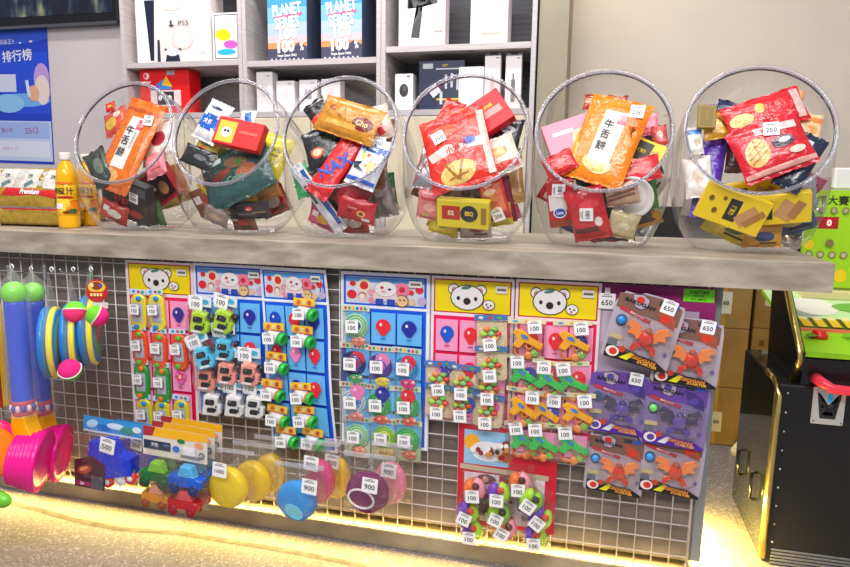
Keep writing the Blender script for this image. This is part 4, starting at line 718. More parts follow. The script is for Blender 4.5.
def blue_board(px, z0, z1, label, curl=0, skew=0, y=GP):
    H_ = z1-z0; V = lambda z: 1-2*z/H_; L = lambda z: 2*z/H_
    D = [('r', 0, 0, .93, .965, 0, '#1f5fd0'), ('r', 0, V(.046), .88, L(.034), 0, '#dfe4f6'), ('r', 0, V(.019), .88, L(.006), 0, '#5fa4e6'), ('r', 0, V(.0885), .99, L(.0035), 0, '#f4f6fb')]
    def hd(x, z, r_, c, k=.105): D.append(('e', x, V(z), r_, L(r_*k), 0, c))
    for x, z, r_, c in ((-.72, .030, .07, '#d8343c'), (-.46, .034, .16, '#f4e9c8'), (-.46, .034, .10, '#d8343c'), (-.74, .058, .11, '#e02e38'), (-.5, .062, .13, '#f2d8cc'), (-.5, .060, .09, '#b8706c'), (-.5, .062, .07, '#f6ece6'), (-.3, .050, .08, '#f0a8b4'), (-.28, .070, .08, '#ee90a6'), (.78, .038, .09, '#e02e38'), (.60, .046, .06, '#d8343c'), (.84, .066, .10, '#c9b8d8'), (.62, .070, .08, '#e8c8a8'),
                       (.40, .040, .17, '#f08aa0'), (.40, .040, .07, '#d03048'), (.40, .068, .15, '#8a5a3c'), (.40, .068, .13, '#ecc896'), (.36, .066, .02, '#3a2a20'), (.45, .066, .02, '#3a2a20')): hd(x, z, r_, c)
    for k in (-.10, .16): D += [('e', k, V(.060), .15, L(.017), 0, '#f4dedc'), ('r', k, V(.072), .09, L(.007), 0, '#2a50b0')]
    D += [('e', .04, V(.040), .26, L(.020), 0, '#c8a8b0'), ('e', .04, V(.040), .245, L(.0185), 0, '#f6f0f0'), ('e', -.04, V(.036), .04, L(.004), 0, '#c83040'), ('e', .13, V(.040), .04, L(.003), 0, '#303a70'), ('e', .0, V(.046), .06, L(.004), 0, '#f0b4bc'), ('r', .70, V(.024), .14, L(.008), 0, '#ece6dc'), ('r', .70, V(.024), .11, L(.003), 0, '#77706c')]
    for r_ in range(int((H_-.10)/.088)+1):
        zc = .140+.088*r_; hz_ = min(.040, (H_-.012-zc+.040)/2)
        if hz_ < .012: continue
        for c_ in range(3): D.append(('r', -.58+.58*c_, V(zc-.040+hz_), .27, L(hz_), 0, '#6fb8ee'))
    cc = ['#1f4ab8', '#dc2f38', '#2b2f96', '#dc2f38', '#f08ab8', '#dc2f38', '#f08ab8', '#2b2f96', '#dc2f38']
    for k in range(9): x, y_ = -.58+.58*(k % 3), V(.136+.088*(k//3)); D += [('b', x, y_, .17, L(.020), 0, cc[k]), ('e', x-.05, y_+L(.006), .03, L(.004), 0, '#f4e6ea'), ('e', x, y_-L(.030), .07, L(.002), 0, '#3f78c0')]
    return board(px, z0, z1, '#eef0f8', None, D, label, 'prize_board', curl=curl, skew=skew, y=y)
yellow_board((.404, .616), 'leftmost yellow-headed pink board carrying the handheld water games', .235, .742, bx=-.08)
blue_board((.617, .835), .318, .744, 'left blue board carrying the small toy cars')
blue_board((.832, 1.022), .250, .744, 'narrow curled blue board carrying the green capsule tubes', curl=.014, skew=-.05, y=-.0085)
blue_board((1.045, 1.280), .285, .742, 'right blue board carrying the ring toy bags', skew=0)
yellow_board((1.284, 1.489), 'middle yellow-headed pink board carrying eight sweet-coloured bags', .370, .742, bx=-.12)
yellow_board((1.492, 1.690), 'right yellow-headed pink board carrying the toy guns', .305, .744, bx=-.18, cols=('#dc2f38', '#dc2f38'), y=-.0075)
board((1.361, 1.608), .103, .3695, '#cf2038', None, [('r', -.42, .56, .46, .34, 0, '#9cc9e6'), ('e', -.72, .66, .16, .16, 0, '#f2b23a'), ('e', -.4, .5, .34, .2, 0, '#f0f2f4'), ('e', .0, .6, .14, .16, 0, '#8a4430'), ('e', -.1, .44, .12, .12, 0, '#e8c8a8'), ('e', .0, .44, .12, .12, 0, '#b86a40'), ('e', -.2, .6, .1, .1, 0, '#f4f0ea'), ('r', -.5, -.42, .36, .48, 0, '#e8dce0'), ('r', .38, -.42, .40, .48, 0, '#e8dce0'),
    ('e', -.4, -.05, .2, .1, 0, '#7c4a44'), ('e', .1, .0, .2, .1, 0, '#7c4a44'), ('e', .5, -.3, .3, .2, 0, '#c9a8b0'), ('e', -.5, -.6, .2, .2, 0, '#8a5a60'), ('r', -.05, .14, .9, .05, -2, '#c2b49e')] + [('e', rnd.choice((-.42, .40))+rnd.uniform(-.3, .3), rnd.uniform(-.85, .05), rnd.uniform(.03, .09), rnd.uniform(.03, .07), 30, rnd.choice(('#8a3a3c', '#d8b09a', '#f4eeee', '#5a6a9a', '#c98a3a', '#6a4a44'))) for _ in range(46)] + [('e', rnd.uniform(-.7, .05), rnd.uniform(.42, .72), .05, .05, 0, rnd.choice(('#8a2a2c', '#f4eeee', '#c8884a', '#4a3a3c'))) for _ in range(16)], 'red board under the middle yellow-headed board with whistle toys', 'prize_board')
pb = board((1.683, 1.937), .250, .744, '#8a2468', None, [('r', -.1, .0, .84, .95, 0, '#b9a8b8'), ('r', 0, .88, .98, .10, 0, '#94246c'), ('r', -.5, .62, .4, .18, 0, '#c8bcc8'), ('e', -.55, .66, .2, .06, 0, '#8a3a78'), ('r', .0, -.97, .98, .02, 0, '#94246c'), ('r', .93, 0, .06, .98, 0, '#94246c')], 'purple board at the right end of the wire grid with blister toys')
mb = MB(); mb.prism([(-.0325, -.0145), (.0325, -.0145), (.0325, .0145), (-.0325, .0145)], 0, .0006, M('#74d61e', 'card')); mb.text('CS07583', 0, .0075, .0075, M('#14320c', 'ink'), 0, None, .0009, .03, 1.15); mb.text('120 [46A]', 0, -.001, .005, M('#14320c', 'ink'), 0, None, .0009, .02); mb.text('箱入 36件/箱', 0, -.0085, .0058, M('#14320c', 'ink'), 0, None, .0009, .03)
o = mb.build('green_sticker', mat_world=frame(Vector((1.900, GP-.003, .727)), 0, 0)); o.parent = pb; o.matrix_parent_inverse = pb.matrix_world.inverted()
o['label'] = 'bright green sticker with a printed code'

# ---------------------------------------------------------------- bagged toys
def film(W_, H_, t_, ph=0):
    """clear bag lying with its back flat against what is behind it"""
    mb = MB(); h = pillow_h(W_, H_, t_, ph); nu, nv = 8, 10; vs_ = []; fs = []
    for sg in (1, 0):
        for j in range(nv+1):
            for i in range(nu+1): x = -W_/2+W_*i/nu; y = -H_/2+H_*j/nv; vs_.append((x, y, .0004+sg*(h(x, y)*2+.0004)))
    o = (nu+1)*(nv+1)
    for j in range(nv):
        for i in range(nu): a = j*(nu+1)+i; q = (a, a+1, a+nu+2, a+nu+1); fs += [q, tuple(k+o for k in q[::-1])]
    mb.add(vs_, fs, CELLO, True); return mb
def hcard(W_, H_, base, D, z=.002, y=0, T=None):
    mb = MB(); mb.prism([(-W_/2, y-H_/2), (W_/2, y-H_/2), (W_/2, y+H_/2), (-W_/2, y+H_/2)], z, z+.0008, M(base, 'card')); deco(mb, D, W_, H_, z=z+.0008, kind='card', T=Matrix.Translation((0, y, 0))); return mb
def sized(name, label, cat='toy'): return thing(name, label, cat)
def put(root, px, py, y, rot, label, group, s=1.0):
    p = P(px, py, y); return dup(root, label, frame(p, 0, 0, math.radians(rot)) @ Matrix.Scale(s, 4), group)
def discard(root):
    for ch in list(root.children):
        for g in list(ch.children): bpy.data.objects.remove(g)
        bpy.data.objects.remove(ch)
    bpy.data.objects.remove(root)
ORD = ['left', 'middle', 'right']
# handheld water games ------------------------------------------------
def game(base, btn, edge):
    t = sized('water_game', 'x'); W_, H_ = .047, .104
    MB().prism(rrect(W_, H_, .021, 6), .002, .016, M(base, 'plas'), .003, smooth=False).build('game_body', t)
    mb = MB(); mb.prism(rrect(.030, .054, .004, 4), .0155, .0168, M('#b9c4cc', 'plas')); deco(mb, [('e', 0, -.3, .6, .3, 20, '#c08ab4'), ('r', .1, .2, .5, .12, 40, '#6d5c7c'), ('e', -.3, .4, .3, .2, 0, '#e8eef2'), ('e', .3, -.1, .3, .14, 0, '#4a4c66')], .030, .054, z=.0168, kind='plas'); mb.build('screen', t)
    for sx, sy in ((.004, .040), (-.004, -.040)): MB().lathe([(.0075, .015), (.0078, .019), (.006, .021)], M(btn, 'plas'), 16, Matrix.Translation((sx, sy, 0))).build('button', t)
    film(.054, .112, .024, 1).build('clear_wrapper', t)
    hcard(.052, .014, '#cfe0ee', [('e', -.5, 0, .2, .6, 0, '#3f8fd0'), ('e', .1, 0, .2, .6, 0, '#d84a6a'), ('e', .6, 0, .2, .6, 0, '#3a9a6a')], .014, .059).build('header_card', t)
    price_tag('150', t, -.004, .010, .026, 2, .95); return t
G = {'y': game('#efe04c', '#2a8ecb', 0), 'o': game('#ee5a26', '#57b83a', 0), 'g': game('#1f9a3c', '#ef7a2a', 0), 'l': game('#d9cf2a', '#2a8ecb', 0)}
rows = [('y', 'top', [(141.6, 311.5), (159.7, 312)]), ('o', 'second', [(143, 347), (162, 350), (182, 351)]), ('g', 'third', [(144.5, 380.4), (165, 383.5)]), ('l', 'bottom', [(148, 415), (165.5, 417), (184, 416)])]
CN = {'y': 'yellow', 'o': 'orange', 'g': 'green', 'l': 'yellow-green'}
for c_, rn, pts in rows:
    for i, (x, y) in enumerate(pts): put(G[c_], x, y, -.008, rnd.uniform(-3, 3), '%s handheld water game, %s of the %s row on the leftmost board' % (CN[c_], (ORD if len(pts) == 3 else ['left', 'right'])[i], rn), 'handheld water games on the leftmost board')
for v in G.values(): discard(v)
# small cars -----------------------------------------------------------
def car(base, dark):
    t = sized('toy_car', 'x'); b = MB()
    side = [(-.018, -.022), (.014, -.022), (.020, -.014), (.020, .002), (.012, .006), (.012, .020), (-.010, .024), (-.018, .018)]
    R = []
    for z, q in ((.004, .86), (.008, 1), (.022, 1), (.028, .86)): R.append([(x*q, y*q, z) for x, y in side])
    T = Matrix.Rotation(math.radians(-8), 4, 'Z') @ Matrix.Rotation(math.radians(18), 4, 'Y'); b.rings(R, M(base, 'plas'), smooth=False, T=T); b.build('car_body', t)
    for k, (x, y, a, c_) in enumerate(((-.004, .008, .011, .0065), (.000, -.008, .010, .0055))):
        MB().prism(rrect(a*1.6, c_*1.8, .003, 3, x, y), .0275, .0292, M('#22262e', 'plas'), T=T).build('window', t)
    for y in (-.016, .012): MB().lathe([(.0068, -.002), (.0075, 0), (.0075, .005), (.005, .006)], M('#26262a', 'plas'), 14, T @ Matrix.Translation((.0185, y, .014)) @ Matrix.Rotation(PI/2, 4, 'Y')).build('wheel', t)
    d = MB(); deco(d, [('r', -.2, -.72, .5, .1, 0, '#f2f2f4'), ('r', .5, -.3, .08, .12, 0, '#22262e'), ('r', .5, 0, .08, .1, 0, '#22262e')], .036, .044, z=.0285, kind='plas', T=T); d.build('car_marking', t)
    film(.052, .066, .036, 2).build('clear_wrapper', t)
    hcard(.052, .020, '#dfe6ee', [('e', -.5, 0, .25, .5, 0, '#e86a4a'), ('e', 0, .1, .25, .5, 0, '#3a6ac0'), ('e', .5, 0, .3, .5, 0, '#48b0c8')], .012, .040).build('header_card', t)
    price_tag('100', t, -.006, .037, .0155, -2, .95); return t
G = {'l': car('#b6d83a', 0), 'b': car('#5fc0e0', 0), 'p': car('#f0a090', 0), 'w': car('#f1f0f0', 0)}
CN = {'l': 'lime green', 'b': 'sky blue', 'p': 'salmon pink', 'w': 'white'}
for c_, x, y, r_, wh in (('p', 209, 376, 0, 'left of three'), ('p', 229.5, 370, 0, 'middle of three'), ('p', 252, 371, 0, 'right of three'), ('w', 215, 401, 0, 'left of three, bottom row'), ('w', 237, 402, 0, 'middle of three, bottom row'), ('w', 257, 403, 0, 'right of three, bottom row'), ('b', 227, 347, 0, 'right one, upright'), ('b', 208, 356, 25, 'left one, tilted'), ('l', 203, 320, -3, 'left one, top row'), ('l', 226, 318.5, -10, 'right one, top row')):
    put(G[c_], x, y, -.010 - (.012 if r_ == 25 else 0), r_, '%s bagged toy car, %s on the left blue board' % (CN[c_], wh), 'bagged toy cars on the left blue board', 1.38)
for v in G.values(): discard(v)
# capsule tubes --------------------------------------------------------
def capsule(base):
    t = sized('capsule_tube', 'x'); T = Matrix.Translation((.004, -.008, .014)) @ Matrix.Rotation(math.radians(78), 4, 'Y') @ Matrix.Rotation(math.radians(12), 4, 'X')
    MB().lathe([(.012, -.022), (.0135, -.020), (.0135, .016)], M(base, 'plas'), 20, T).build('tube', t)
    MB().lathe([(.0145, .015), (.0150, .017), (.0150, .024), (.010, .025), (.0095, .018), (.004, .0175)], M('#35b84a', 'plas'), 20, T).build('cap', t)
    MB().lathe([(.0138, -.017), (.0138, .010)], M('#e3e6ea', 'plas'), 20, T, cap=False).build('paper_label', t)
    hcard(.052, .019, '#f0c53c', [('e', -.5, 0, .2, .6, 0, '#e0702a'), ('e', 0, .1, .2, .6, 0, '#f6e6a0'), ('e', .5, 0, .2, .6, 0, '#c8482a'), ('r', 0, -.9, .98, .15, 0, '#c23a4a')], .016, .016).build('header_card', t)
    film(.054, .046, .032, 3).build('clear_wrapper', t); price_tag('100', t, -.006, -.008, .0340, 3, .9); return t
G = {'g': capsule('#2fb050'), 'o': capsule('#e8924a'), 'y': capsule('#d8cc48')}
CN = {'g': 'green', 'o': 'orange', 'y': 'yellow'}
for c_, x, y, wh in (('g', 307, 308, 'alone in the top row'), ('g', 277, 332, 'left in the second row'), ('g', 305, 335, 'right in the second row'), ('g', 279, 361, 'alone in the third row'), ('o', 275, 388, 'left in the fourth row'), ('o', 304, 391, 'right in the fourth row'), ('y', 280, 413, 'left in the fifth row'), ('y', 307, 414, 'right in the fifth row'), ('g', 289, 434, 'left in the bottom row'), ('g', 315, 436, 'right in the bottom row')):
    put(G[c_], x, y, -.020, rnd.uniform(-6, 6), '%s capsule tube, %s on the curled blue board' % (CN[c_], wh), 'capsule tubes on the curled blue board', 1.12)
for v in G.values(): discard(v)
# ring toy bags ----------------------------------------------------------
def ringbag(c1, c2, c3, back):
    t = sized('ring_toy_bag', 'x')
    MB().prism(rrect(.062, .090, .008, 4), .001, .0022, M(back, 'plas')).build('backing_card', t)
    for k, (c_, r_) in enumerate(((c1, .026), (c1, .020), (c3, .014))):
        MB().tube([(r_*math.cos(a), .008+r_*math.sin(a), .006+k*.001) for a in [2*PI*i/24 for i in range(24)]], .0030, M(c_, 'plas'), 8, True).build('ring', t)
    mb = MB(); mb.prism(oval(.034, .020, 14, .006, -.026), .003, .012, M(c2, 'plas'), .002)
    for k in range(4): mb.ell((-.006+k*.008, -.024+.004*math.sin(k*3), .011), (.005, .004, .003), M('#f6c8b0' if k % 2 else c2, 'plas'), 8)
    mb.build('figure_piece', t)
    film(.068, .096, .020, 4).build('clear_wrapper', t)
    hcard(.066, .012, '#d0d6c8', [('e', -.7+.28*k, 0, .1, .6, 0, ('#d84a4a', '#48a058', '#e8b83a', '#3a6ac0')[k % 4]) for k in range(6)], .008, .049).build('header_card', t)
    price_tag('100', t, -.004, .010, .0225, 1, .95); return t
G = {'a': ringbag('#9fd0a0', '#f0907a', '#bfe0b8', '#d8e4d4'), 'n': ringbag('#2b3a70', '#3ab46a', '#5060a0', '#5060a8'), 'p': ringbag('#5a4a9a', '#f0e03a', '#6a5ab0', '#8a80c0'), 'b': ringbag('#3a9ad0', '#e8388a', '#48b0d8', '#5ab0dc'), 'w': ringbag('#c8d4dc', '#e88a8a', '#7ab0d8', '#dde4e8'), 'g': ringbag('#4fae5a', '#e8605a', '#86c87a', '#b8d8b0'), 'y': ringbag('#8fbf4a', '#e8c83a', '#c8d84a', '#dce0a0')}
CN = {'a': 'pale green and coral', 'n': 'navy and green', 'p': 'purple and yellow', 'b': 'blue and magenta', 'w': 'clear and pink', 'g': 'green and red', 'y': 'yellow-green'}
for c_, x, y, wh in (('n', 363-8.3, 366, 'left in the second row'), ('a', 357, 329, 'top row'), ('p', 381, 369, 'middle in the second row'), ('b', 407, 371, 'right in the second row'), ('w', 355, 404, 'left in the third row'), ('g', 380, 407, 'middle in the third row'), ('g', 408, 409, 'right in the third row'), ('a', 358, 438, 'left in the bottom row'), ('y', 385, 440, 'middle in the bottom row'), ('g', 408, 442, 'right in the bottom row')):
    put(G[c_], x, y, -.007, rnd.uniform(-2, 2), '%s ring toy, %s of the right blue board' % (CN[c_], wh), 'ring toy bags on the right blue board', 1.15)
for v in G.values(): discard(v)
# sweet-coloured bags ------------------------------------------------------
def mixbag(seed):
    t = sized('mini_toy_bag', 'x'); r_ = random.Random(seed)
    MB().prism(rrect(.064, .066, .010, 4), .001, .002, M('#ecd9b8', 'plas')).build('backing_card', t)
    for k in range(7):
        a = 2*PI*k/6; c_ = ('#d8443a', '#7cc043', '#e88a3a', '#b8d84a', '#d85a68', '#e8c85a', '#8ac878')[k]; R_ = .015 if k < 6 else 0
        MB().ell((R_*math.cos(a)+r_.uniform(-.002, .002), R_*.8*math.sin(a)+.002, .009), (r_.uniform(.006, .009), r_.uniform(.005, .008), .0065), M(c_, 'plas'), 10).build('candy_piece', t)
    film(.072, .080, .020, seed).build('clear_wrapper', t)
    hcard(.070, .012, '#4a78b0', [('e', -.6, 0, .15, .5, 0, '#dcd8d0'), ('e', 0, 0, .12, .5, 0, '#c83a3a'), ('e', .5, 0, .15, .5, 0, '#60a050')], .008, .037).build('header_card', t)
    price_tag('100', t, -.002, -.018, .0225, 4, .9); return t
G = [mixbag(3), mixbag(8)]
for n_, (x, y, wh) in enumerate(((441, 379, 'left in the third row'), (464, 383, 'middle in the third row'), (440, 402, 'left in the bottom row'), (463, 405, 'middle in the bottom row'), (492, 334, 'alone in the top row'), (492, 365, 'alone in the second row'), (490, 388, 'right in the third row'), (488, 412, 'right in the bottom row'))):
    put(G[n_ % 2], x, y, -.008-.004*(n_ % 3), rnd.uniform(-4, 4), 'bag of mini toys, %s on the middle yellow-headed board' % wh, 'mini toy bags on the middle yellow-headed board', 1.15)
for v in G: discard(v)
# toy guns -------------------------------------------------------------------
def gun(base, seed):
    t = sized('toy_gun', 'x'); T = Matrix.Rotation(math.radians(-28), 4, 'Z')
    MB().prism([(-.034, .004), (-.030, .015), (-.008, .017), (.006, .012), (.034, .012), (.036, .000), (.006, -.002), (-.002, -.004), (-.008, -.022), (-.022, -.022), (-.020, -.004)], .005, .018, M(base, 'plas'), .002, T=T).build('gun_body', t)
    MB().prism(oval(.018, .008, 12, -.008, .008), .018, .0196, M('#3f8ad0', 'plas'), T=T).build('sight', t)
    MB().tube([(.010+.007*math.cos(a), -.006+.007*math.sin(a), .011) for a in [2*PI*i/12 for i in range(12)]], .0014, M(base, 'plas'), 6, True, T=T).build('trigger_guard', t)
    MB().tube([(-.012+.014*math.cos(a), -.022+.014*math.sin(a), .006) for a in [2*PI*i/20 for i in range(20)]], .0030, M('#f08a3a', 'plas'), 8, True).build('launch_ring', t)
    for k, (x, y, c_) in enumerate(((.018, -.026, '#8acb5a'), (.026, -.014, '#f0733a'), (.004, -.032, '#f09a58'))): MB().lathe([(.0085, 0), (.0090, .003), (.005, .004)], M(c_, 'plas'), 14, Matrix.Translation((x, y, .007+.001*k))).build('disc', t)
    film(.084, .088, .024, seed).build('clear_wrapper', t)
    hcard(.082, .010, '#e0d8b0', [('e', -.6, 0, .15, .5, 0, '#5aa0d0'), ('e', 0, 0, .12, .5, 0, '#e8a03a'), ('e', .5, 0, .15, .5, 0, '#60a050')], .008, .043).build('header_card', t)
    price_tag('100', t, .018 if seed % 2 else -.014, .034, .0215, 5, .95); return t
G = {'y': gun('#f6b21e', 5), 'g': gun('#3fc05a', 6)}
CN = {'y': 'orange-yellow', 'g': 'bright green'}
for n_, (c_, x, y, wh) in enumerate((('g', 524, 440, 'left in the bottom row'), ('g', 542, 442, 'middle in the bottom row'), ('g', 572, 445, 'right in the bottom row'), ('y', 523, 408, 'left in the third row'), ('y', 544, 411, 'middle in the third row'), ('y', 576, 413, 'right in the third row'), ('g', 524, 375, 'left in the second row'), ('g', 549, 381, 'middle in the second row'), ('g', 571, 382, 'right in the second row'), ('y', 527, 340, 'left in the top row'), ('y', 573, 342, 'right in the top row'))):
    put(G[c_], x, y, -.008-.006*(n_ % 2), rnd.uniform(-6, 6), '%s toy gun, %s on the right yellow-headed board' % (CN[c_], wh), 'bagged toy guns on the right yellow-headed board', 1.1)
for v in G.values(): discard(v)
# curved whistle toys on the red board -----------------------------------------
def curl_toy(c1, c2, c3, seed):
    t = sized('curved_whistle', 'x')
    def arc(a0, a1, R0, r_, z): return [((R0)*math.cos(math.radians(a)), R0*1.25*math.sin(math.radians(a)), z) for a in [a0+(a1-a0)*i/10 for i in range(11)]]
    MB().tube(arc(100, 290, .010, 0, .013), [.006]+[.0108]*9+[.006], M(c1, 'plas'), 10).build('outer_shell', t)
    MB().tube(arc(-60, 95, .010, 0, .013), [.006]+[.0100]*9+[.006], M(c2, 'plas'), 10).build('inner_shell', t)
    MB().lathe([(.006, .019), (.0065, .0235), (.003, .0245)], M(c3, 'plas'), 14, Matrix.Translation((.004, .010, 0))).build('button', t)
    film(.050, .062, .028, seed).build('clear_wrapper', t)
    price_tag('100', t, -.002, -.006, .0300, 0, .78); return t
G = {'o': curl_toy('#f5803a', '#f3a0b0', '#5a3030', 2), 'p': curl_toy('#7a4ac0', '#a8d83a', '#d85040', 3), 'g': curl_toy('#a8d83a', '#8ac83a', '#3a3038', 4)}
CN = {'o': 'orange and pink', 'p': 'purple and lime', 'g': 'lime green'}
for n_, (c_, x, y, r_, wh) in enumerate((('p', 473, 527, 0, 'lowest in the left column'), ('p', 469, 509, -20, 'middle of the left column'), ('o', 476, 486, 4, 'top of the left column'), ('o', 506, 524, -25, 'lowest in the middle column'), ('g', 500, 510, -20, 'middle of the middle column'), ('p', 500, 490, 0, 'top of the middle column'), ('p', 536, 533, 5, 'lowest in the right column'), ('p', 541, 514, -35, 'third in the right column'), ('g', 532, 497, -30, 'second in the right column'), ('o', 521, 480, 2, 'top of the right column'))):
    put(G[c_], x, y, -.010-.009*(n_ % 3), r_, '%s curved whistle, %s on the red board' % (CN[c_], wh), 'curved whistle toys on the red board', 1.4)
for v in G.values(): discard(v)
# blister cards -----------------------------------------------------------------
def blister(base, base2, toyc, toy2, band, orb, seed, tagn=True):
    t = sized('blister_toy', 'x'); W_, H_ = .178, .196; mb = MB()
    out = [(-.46, -.5), (.49, -.5), (.5, -.42), (.5, .30), (.47, .44), (.33, .45), (.30, .5), (.1, .5), (-.12, .5), (-.2, .46), (-.40, .46), (-.5, .30), (-.5, -.45)]
    mb.prism([(x*W_, y*H_) for x, y in out], .001, .0026, M(base, 'card'))
    D = [('p', [(-.95, .85), (-.4, .9), (-.2, .96), (.55, .96), (.9, .8), (.9, .3), (-.95, .45)], base2), ('p', [(-.6, .9), (-.45, .55), (-.25, .5), (-.05, .6), (-.02, .85), (-.25, .97)], '#5a4a58'), ('p', [(-.56, .88), (-.43, .58), (-.25, .54), (-.09, .62), (-.07, .83), (-.27, .93)], '#b8a8b8'), ('e', -.32, .78, .12, .1, 0, toyc), ('t', -.30, .68, .11, -6, '#1c181c', 'BAKUGAN', .04, 1.25), ('r', .35, .84, .14, .06, 0, '#3a3a48'), ('r', .66, .84, .12, .07, 0, '#3a5ab0'),
         ('p', [(.2, .75), (.5, .7), (.8, .5), (.85, .2), (.5, .3), (.3, .5)], toy2), ('e', .5, .45, .16, .1, 30, toyc), ('r', -.35, .36, .5, .05, -14, '#b83a44'), ('t', -.3, .36, .05, -14, '#f4e8e8', 'BATTLE', .02, 1.6),
         ('e', -.68, .12, .17, .17, 0, '#4c5a70'), ('r', -.7, -.35, .2, .07, 0, '#c0b08a'), ('r', -.76, -.55, .14, .1, 0, '#6a6c74'), ('e', .8, -.5, .06, .06, 0, '#6a6aa0'),
         ('p', [(-.9, -.62), (-.3, -.62), (.1, -.7), (.6, -.74), (.97, -.92), (.97, -.99), (-.9, -.97)], band), ('e', -.68, -.78, .2, .15, 0, '#f0e6dc'), ('e', -.66, -.78, .12, .1, 0, toyc), ('e', -.42, -.66, .1, .09, 0, '#c8482c'), ('p', [(-.45, -.9), (-.15, -.68), (-.02, -.72), (-.2, -.92)], '#f2e41e' if toyc != '#5a4a9a' else '#eeeeee'),
         ('t', .25, -.80, .10, -4, '#f09a3a', 'GEOGAN', .05, 1.3), ('t', .4, -.90, .08, -4, '#f0b04a', 'STARTER', .04, 1.3)]
    deco(mb, D, W_, H_, z=.0026, kind='card'); mb.build('backing_card', t)
    if orb: MB().ell((-.068*W_/.178*.9, .012, .010), (.012, .012, .009), M(orb, 'plas'), 14).build('core_ball', t)
    c = Vector((.012, -.018, .016)); tb = MB(); BS = Matrix.Translation(c) @ Matrix.Scale(1.22, 4) @ Matrix.Translation(-c); tb.X = BS
    tb.ell((c.x, c.y, c.z), (.017, .020, .012), M(toyc, 'plas'), 12); tb.ell((c.x, c.y+.018, c.z+.004), (.009, .008, .008), M(toy2, 'plas'), 10); tb.build('toy_body', t)
    for sx in (-1, 1):
        T = Matrix.Translation(c) @ Matrix.Scale(sx, 4, (1, 0, 0)) @ Matrix.Scale(1.22, 4)
        MB().prism([(.008, .002), (.018, .026), (.040, .034), (.048, .022), (.036, .016), (.042, .004), (.026, .002), (.020, -.006)], -.003, .004, M('#f08a4a' if toyc != '#5a4a9a' else '#3a3a5c', 'plas'), .001, T=T).build('wing', t)
        MB().prism([(.006, -.010), (.024, -.016), (.028, -.030), (.018, -.036), (.014, -.024), (.004, -.020)], -.003, .003, M(toyc, 'plas'), .001, T=T).build('claw', t)
    bb = MB(); base_o = [(-.060, .030), (-.030, .050), (.050, .046), (.066, .030), (.060, -.040), (.040, -.058), (-.036, -.058), (-.050, -.030)]
    bb.rings([[(c.x*.6+x*q*1.08, c.y*.6+y*q*1.02, z) for x, y in base_o] for z, q in ((.003, 1), (.016, .98), (.030, .90), (.036, .76))], CELLO, cap0=False, smooth=False); bb.build('clear_blister', t)
    if tagn: price_tag('650', t, .045, .078, .0045, -5, 1.25)
    return t
O_ = ('#b5aab4', '#7c5c50', '#d03a2c', '#a8543c', '#201c20'); V_ = ('#8d7ca6', '#6a4a9a', '#5a4a9a', '#4a3a7a', '#5a2a9a')
G = {'a': blister(*O_, '#2f8ad0', 1), 'b': blister(*O_, None, 2), 'e': blister(*O_, '#4a9ae0', 3, False), 'v': blister(*V_, None, 4), 'w': blister(*V_, '#7ad870', 5, False)}
def put2(k, px, py, y, rot, s, label):
    p = P(px, py, y); dup(G[k], label, frame(p, 0, 0, math.radians(rot)) @ Matrix.Scale(s, 4), 'blister toys on the purple board')
put2('e', 615, 464, -.010, -3, .76, 'red winged toy blister, lower left on the purple board')
put2('e', 671, 463, -.010, -3, .80, 'red winged toy blister with a blue ball, lowest right on the purple board')
put2('v', 618, 402, -.018, -2, .78, 'purple toy blister with a 650 tag, left middle of the board')
put2('w', 675, 414, -.018, -3, .80, 'purple toy blister with a green ball, right middle of the board')
put2('b', 687, 352, -.026, -3, .80, 'red winged toy blister with a 650 tag, upper right')
put2('a', 643, 330, -.042, -13, .84, 'tilted red winged toy blister with a 650 tag, uppermost')
for v in G.values(): discard(v)
pt = thing('price_card', 'white 650 price card hanging at the top left of the purple board', 'price tag', frame(P(607, 301, -.012), 0, 0, 0)); price_tag('650', pt, 0, 0, .001, 0, 1.2)
MB().box((0, .022, .0), (.012, .018, .001), M('#e8e4e6', 'plas')).build('clip', pt)
# ================================================================ hooks, launchers and catch sets at the left
def hook(px, py, label, length=.10, group='chrome display hooks on the wire grid'):
    p = P(px, py, 0); t = thing('display_hook', label, 'hook', Matrix.Translation((p.x, -.002, p.z)), group)
    MB().box((0, -.001, -.012), (.010, .002, .044), M('#d8d8dc', 'metal'), .0008).build('hook_plate', t)
    MB().tube([(0, -.002, .0), (0, -length*.8, -.004), (0, -length, .004), (0, -length-.003, .012)], .0017, M('#d8d8dc', 'metal'), 8).build('hook_rod', t)
hook(9, 268, 'chrome hook leftmost, over the first blue launcher', .23)
hook(45, 268, 'chrome hook above the left striped catch disc', .15)
hook(92, 268, 'chrome hook above the right striped catch disc', .11)
hook(130-18, 418, 'hook holding the two blue truck bags', .15)
hook(178, 432, 'hook holding the three building-block vehicle bags', .17)
hook(238, 455, 'hook holding the yellow pouches', .12)
hook(310, 460, 'hook holding the blue and pink pouches', .13)
hook(372, 462, 'hook holding the purple pouches', .13)
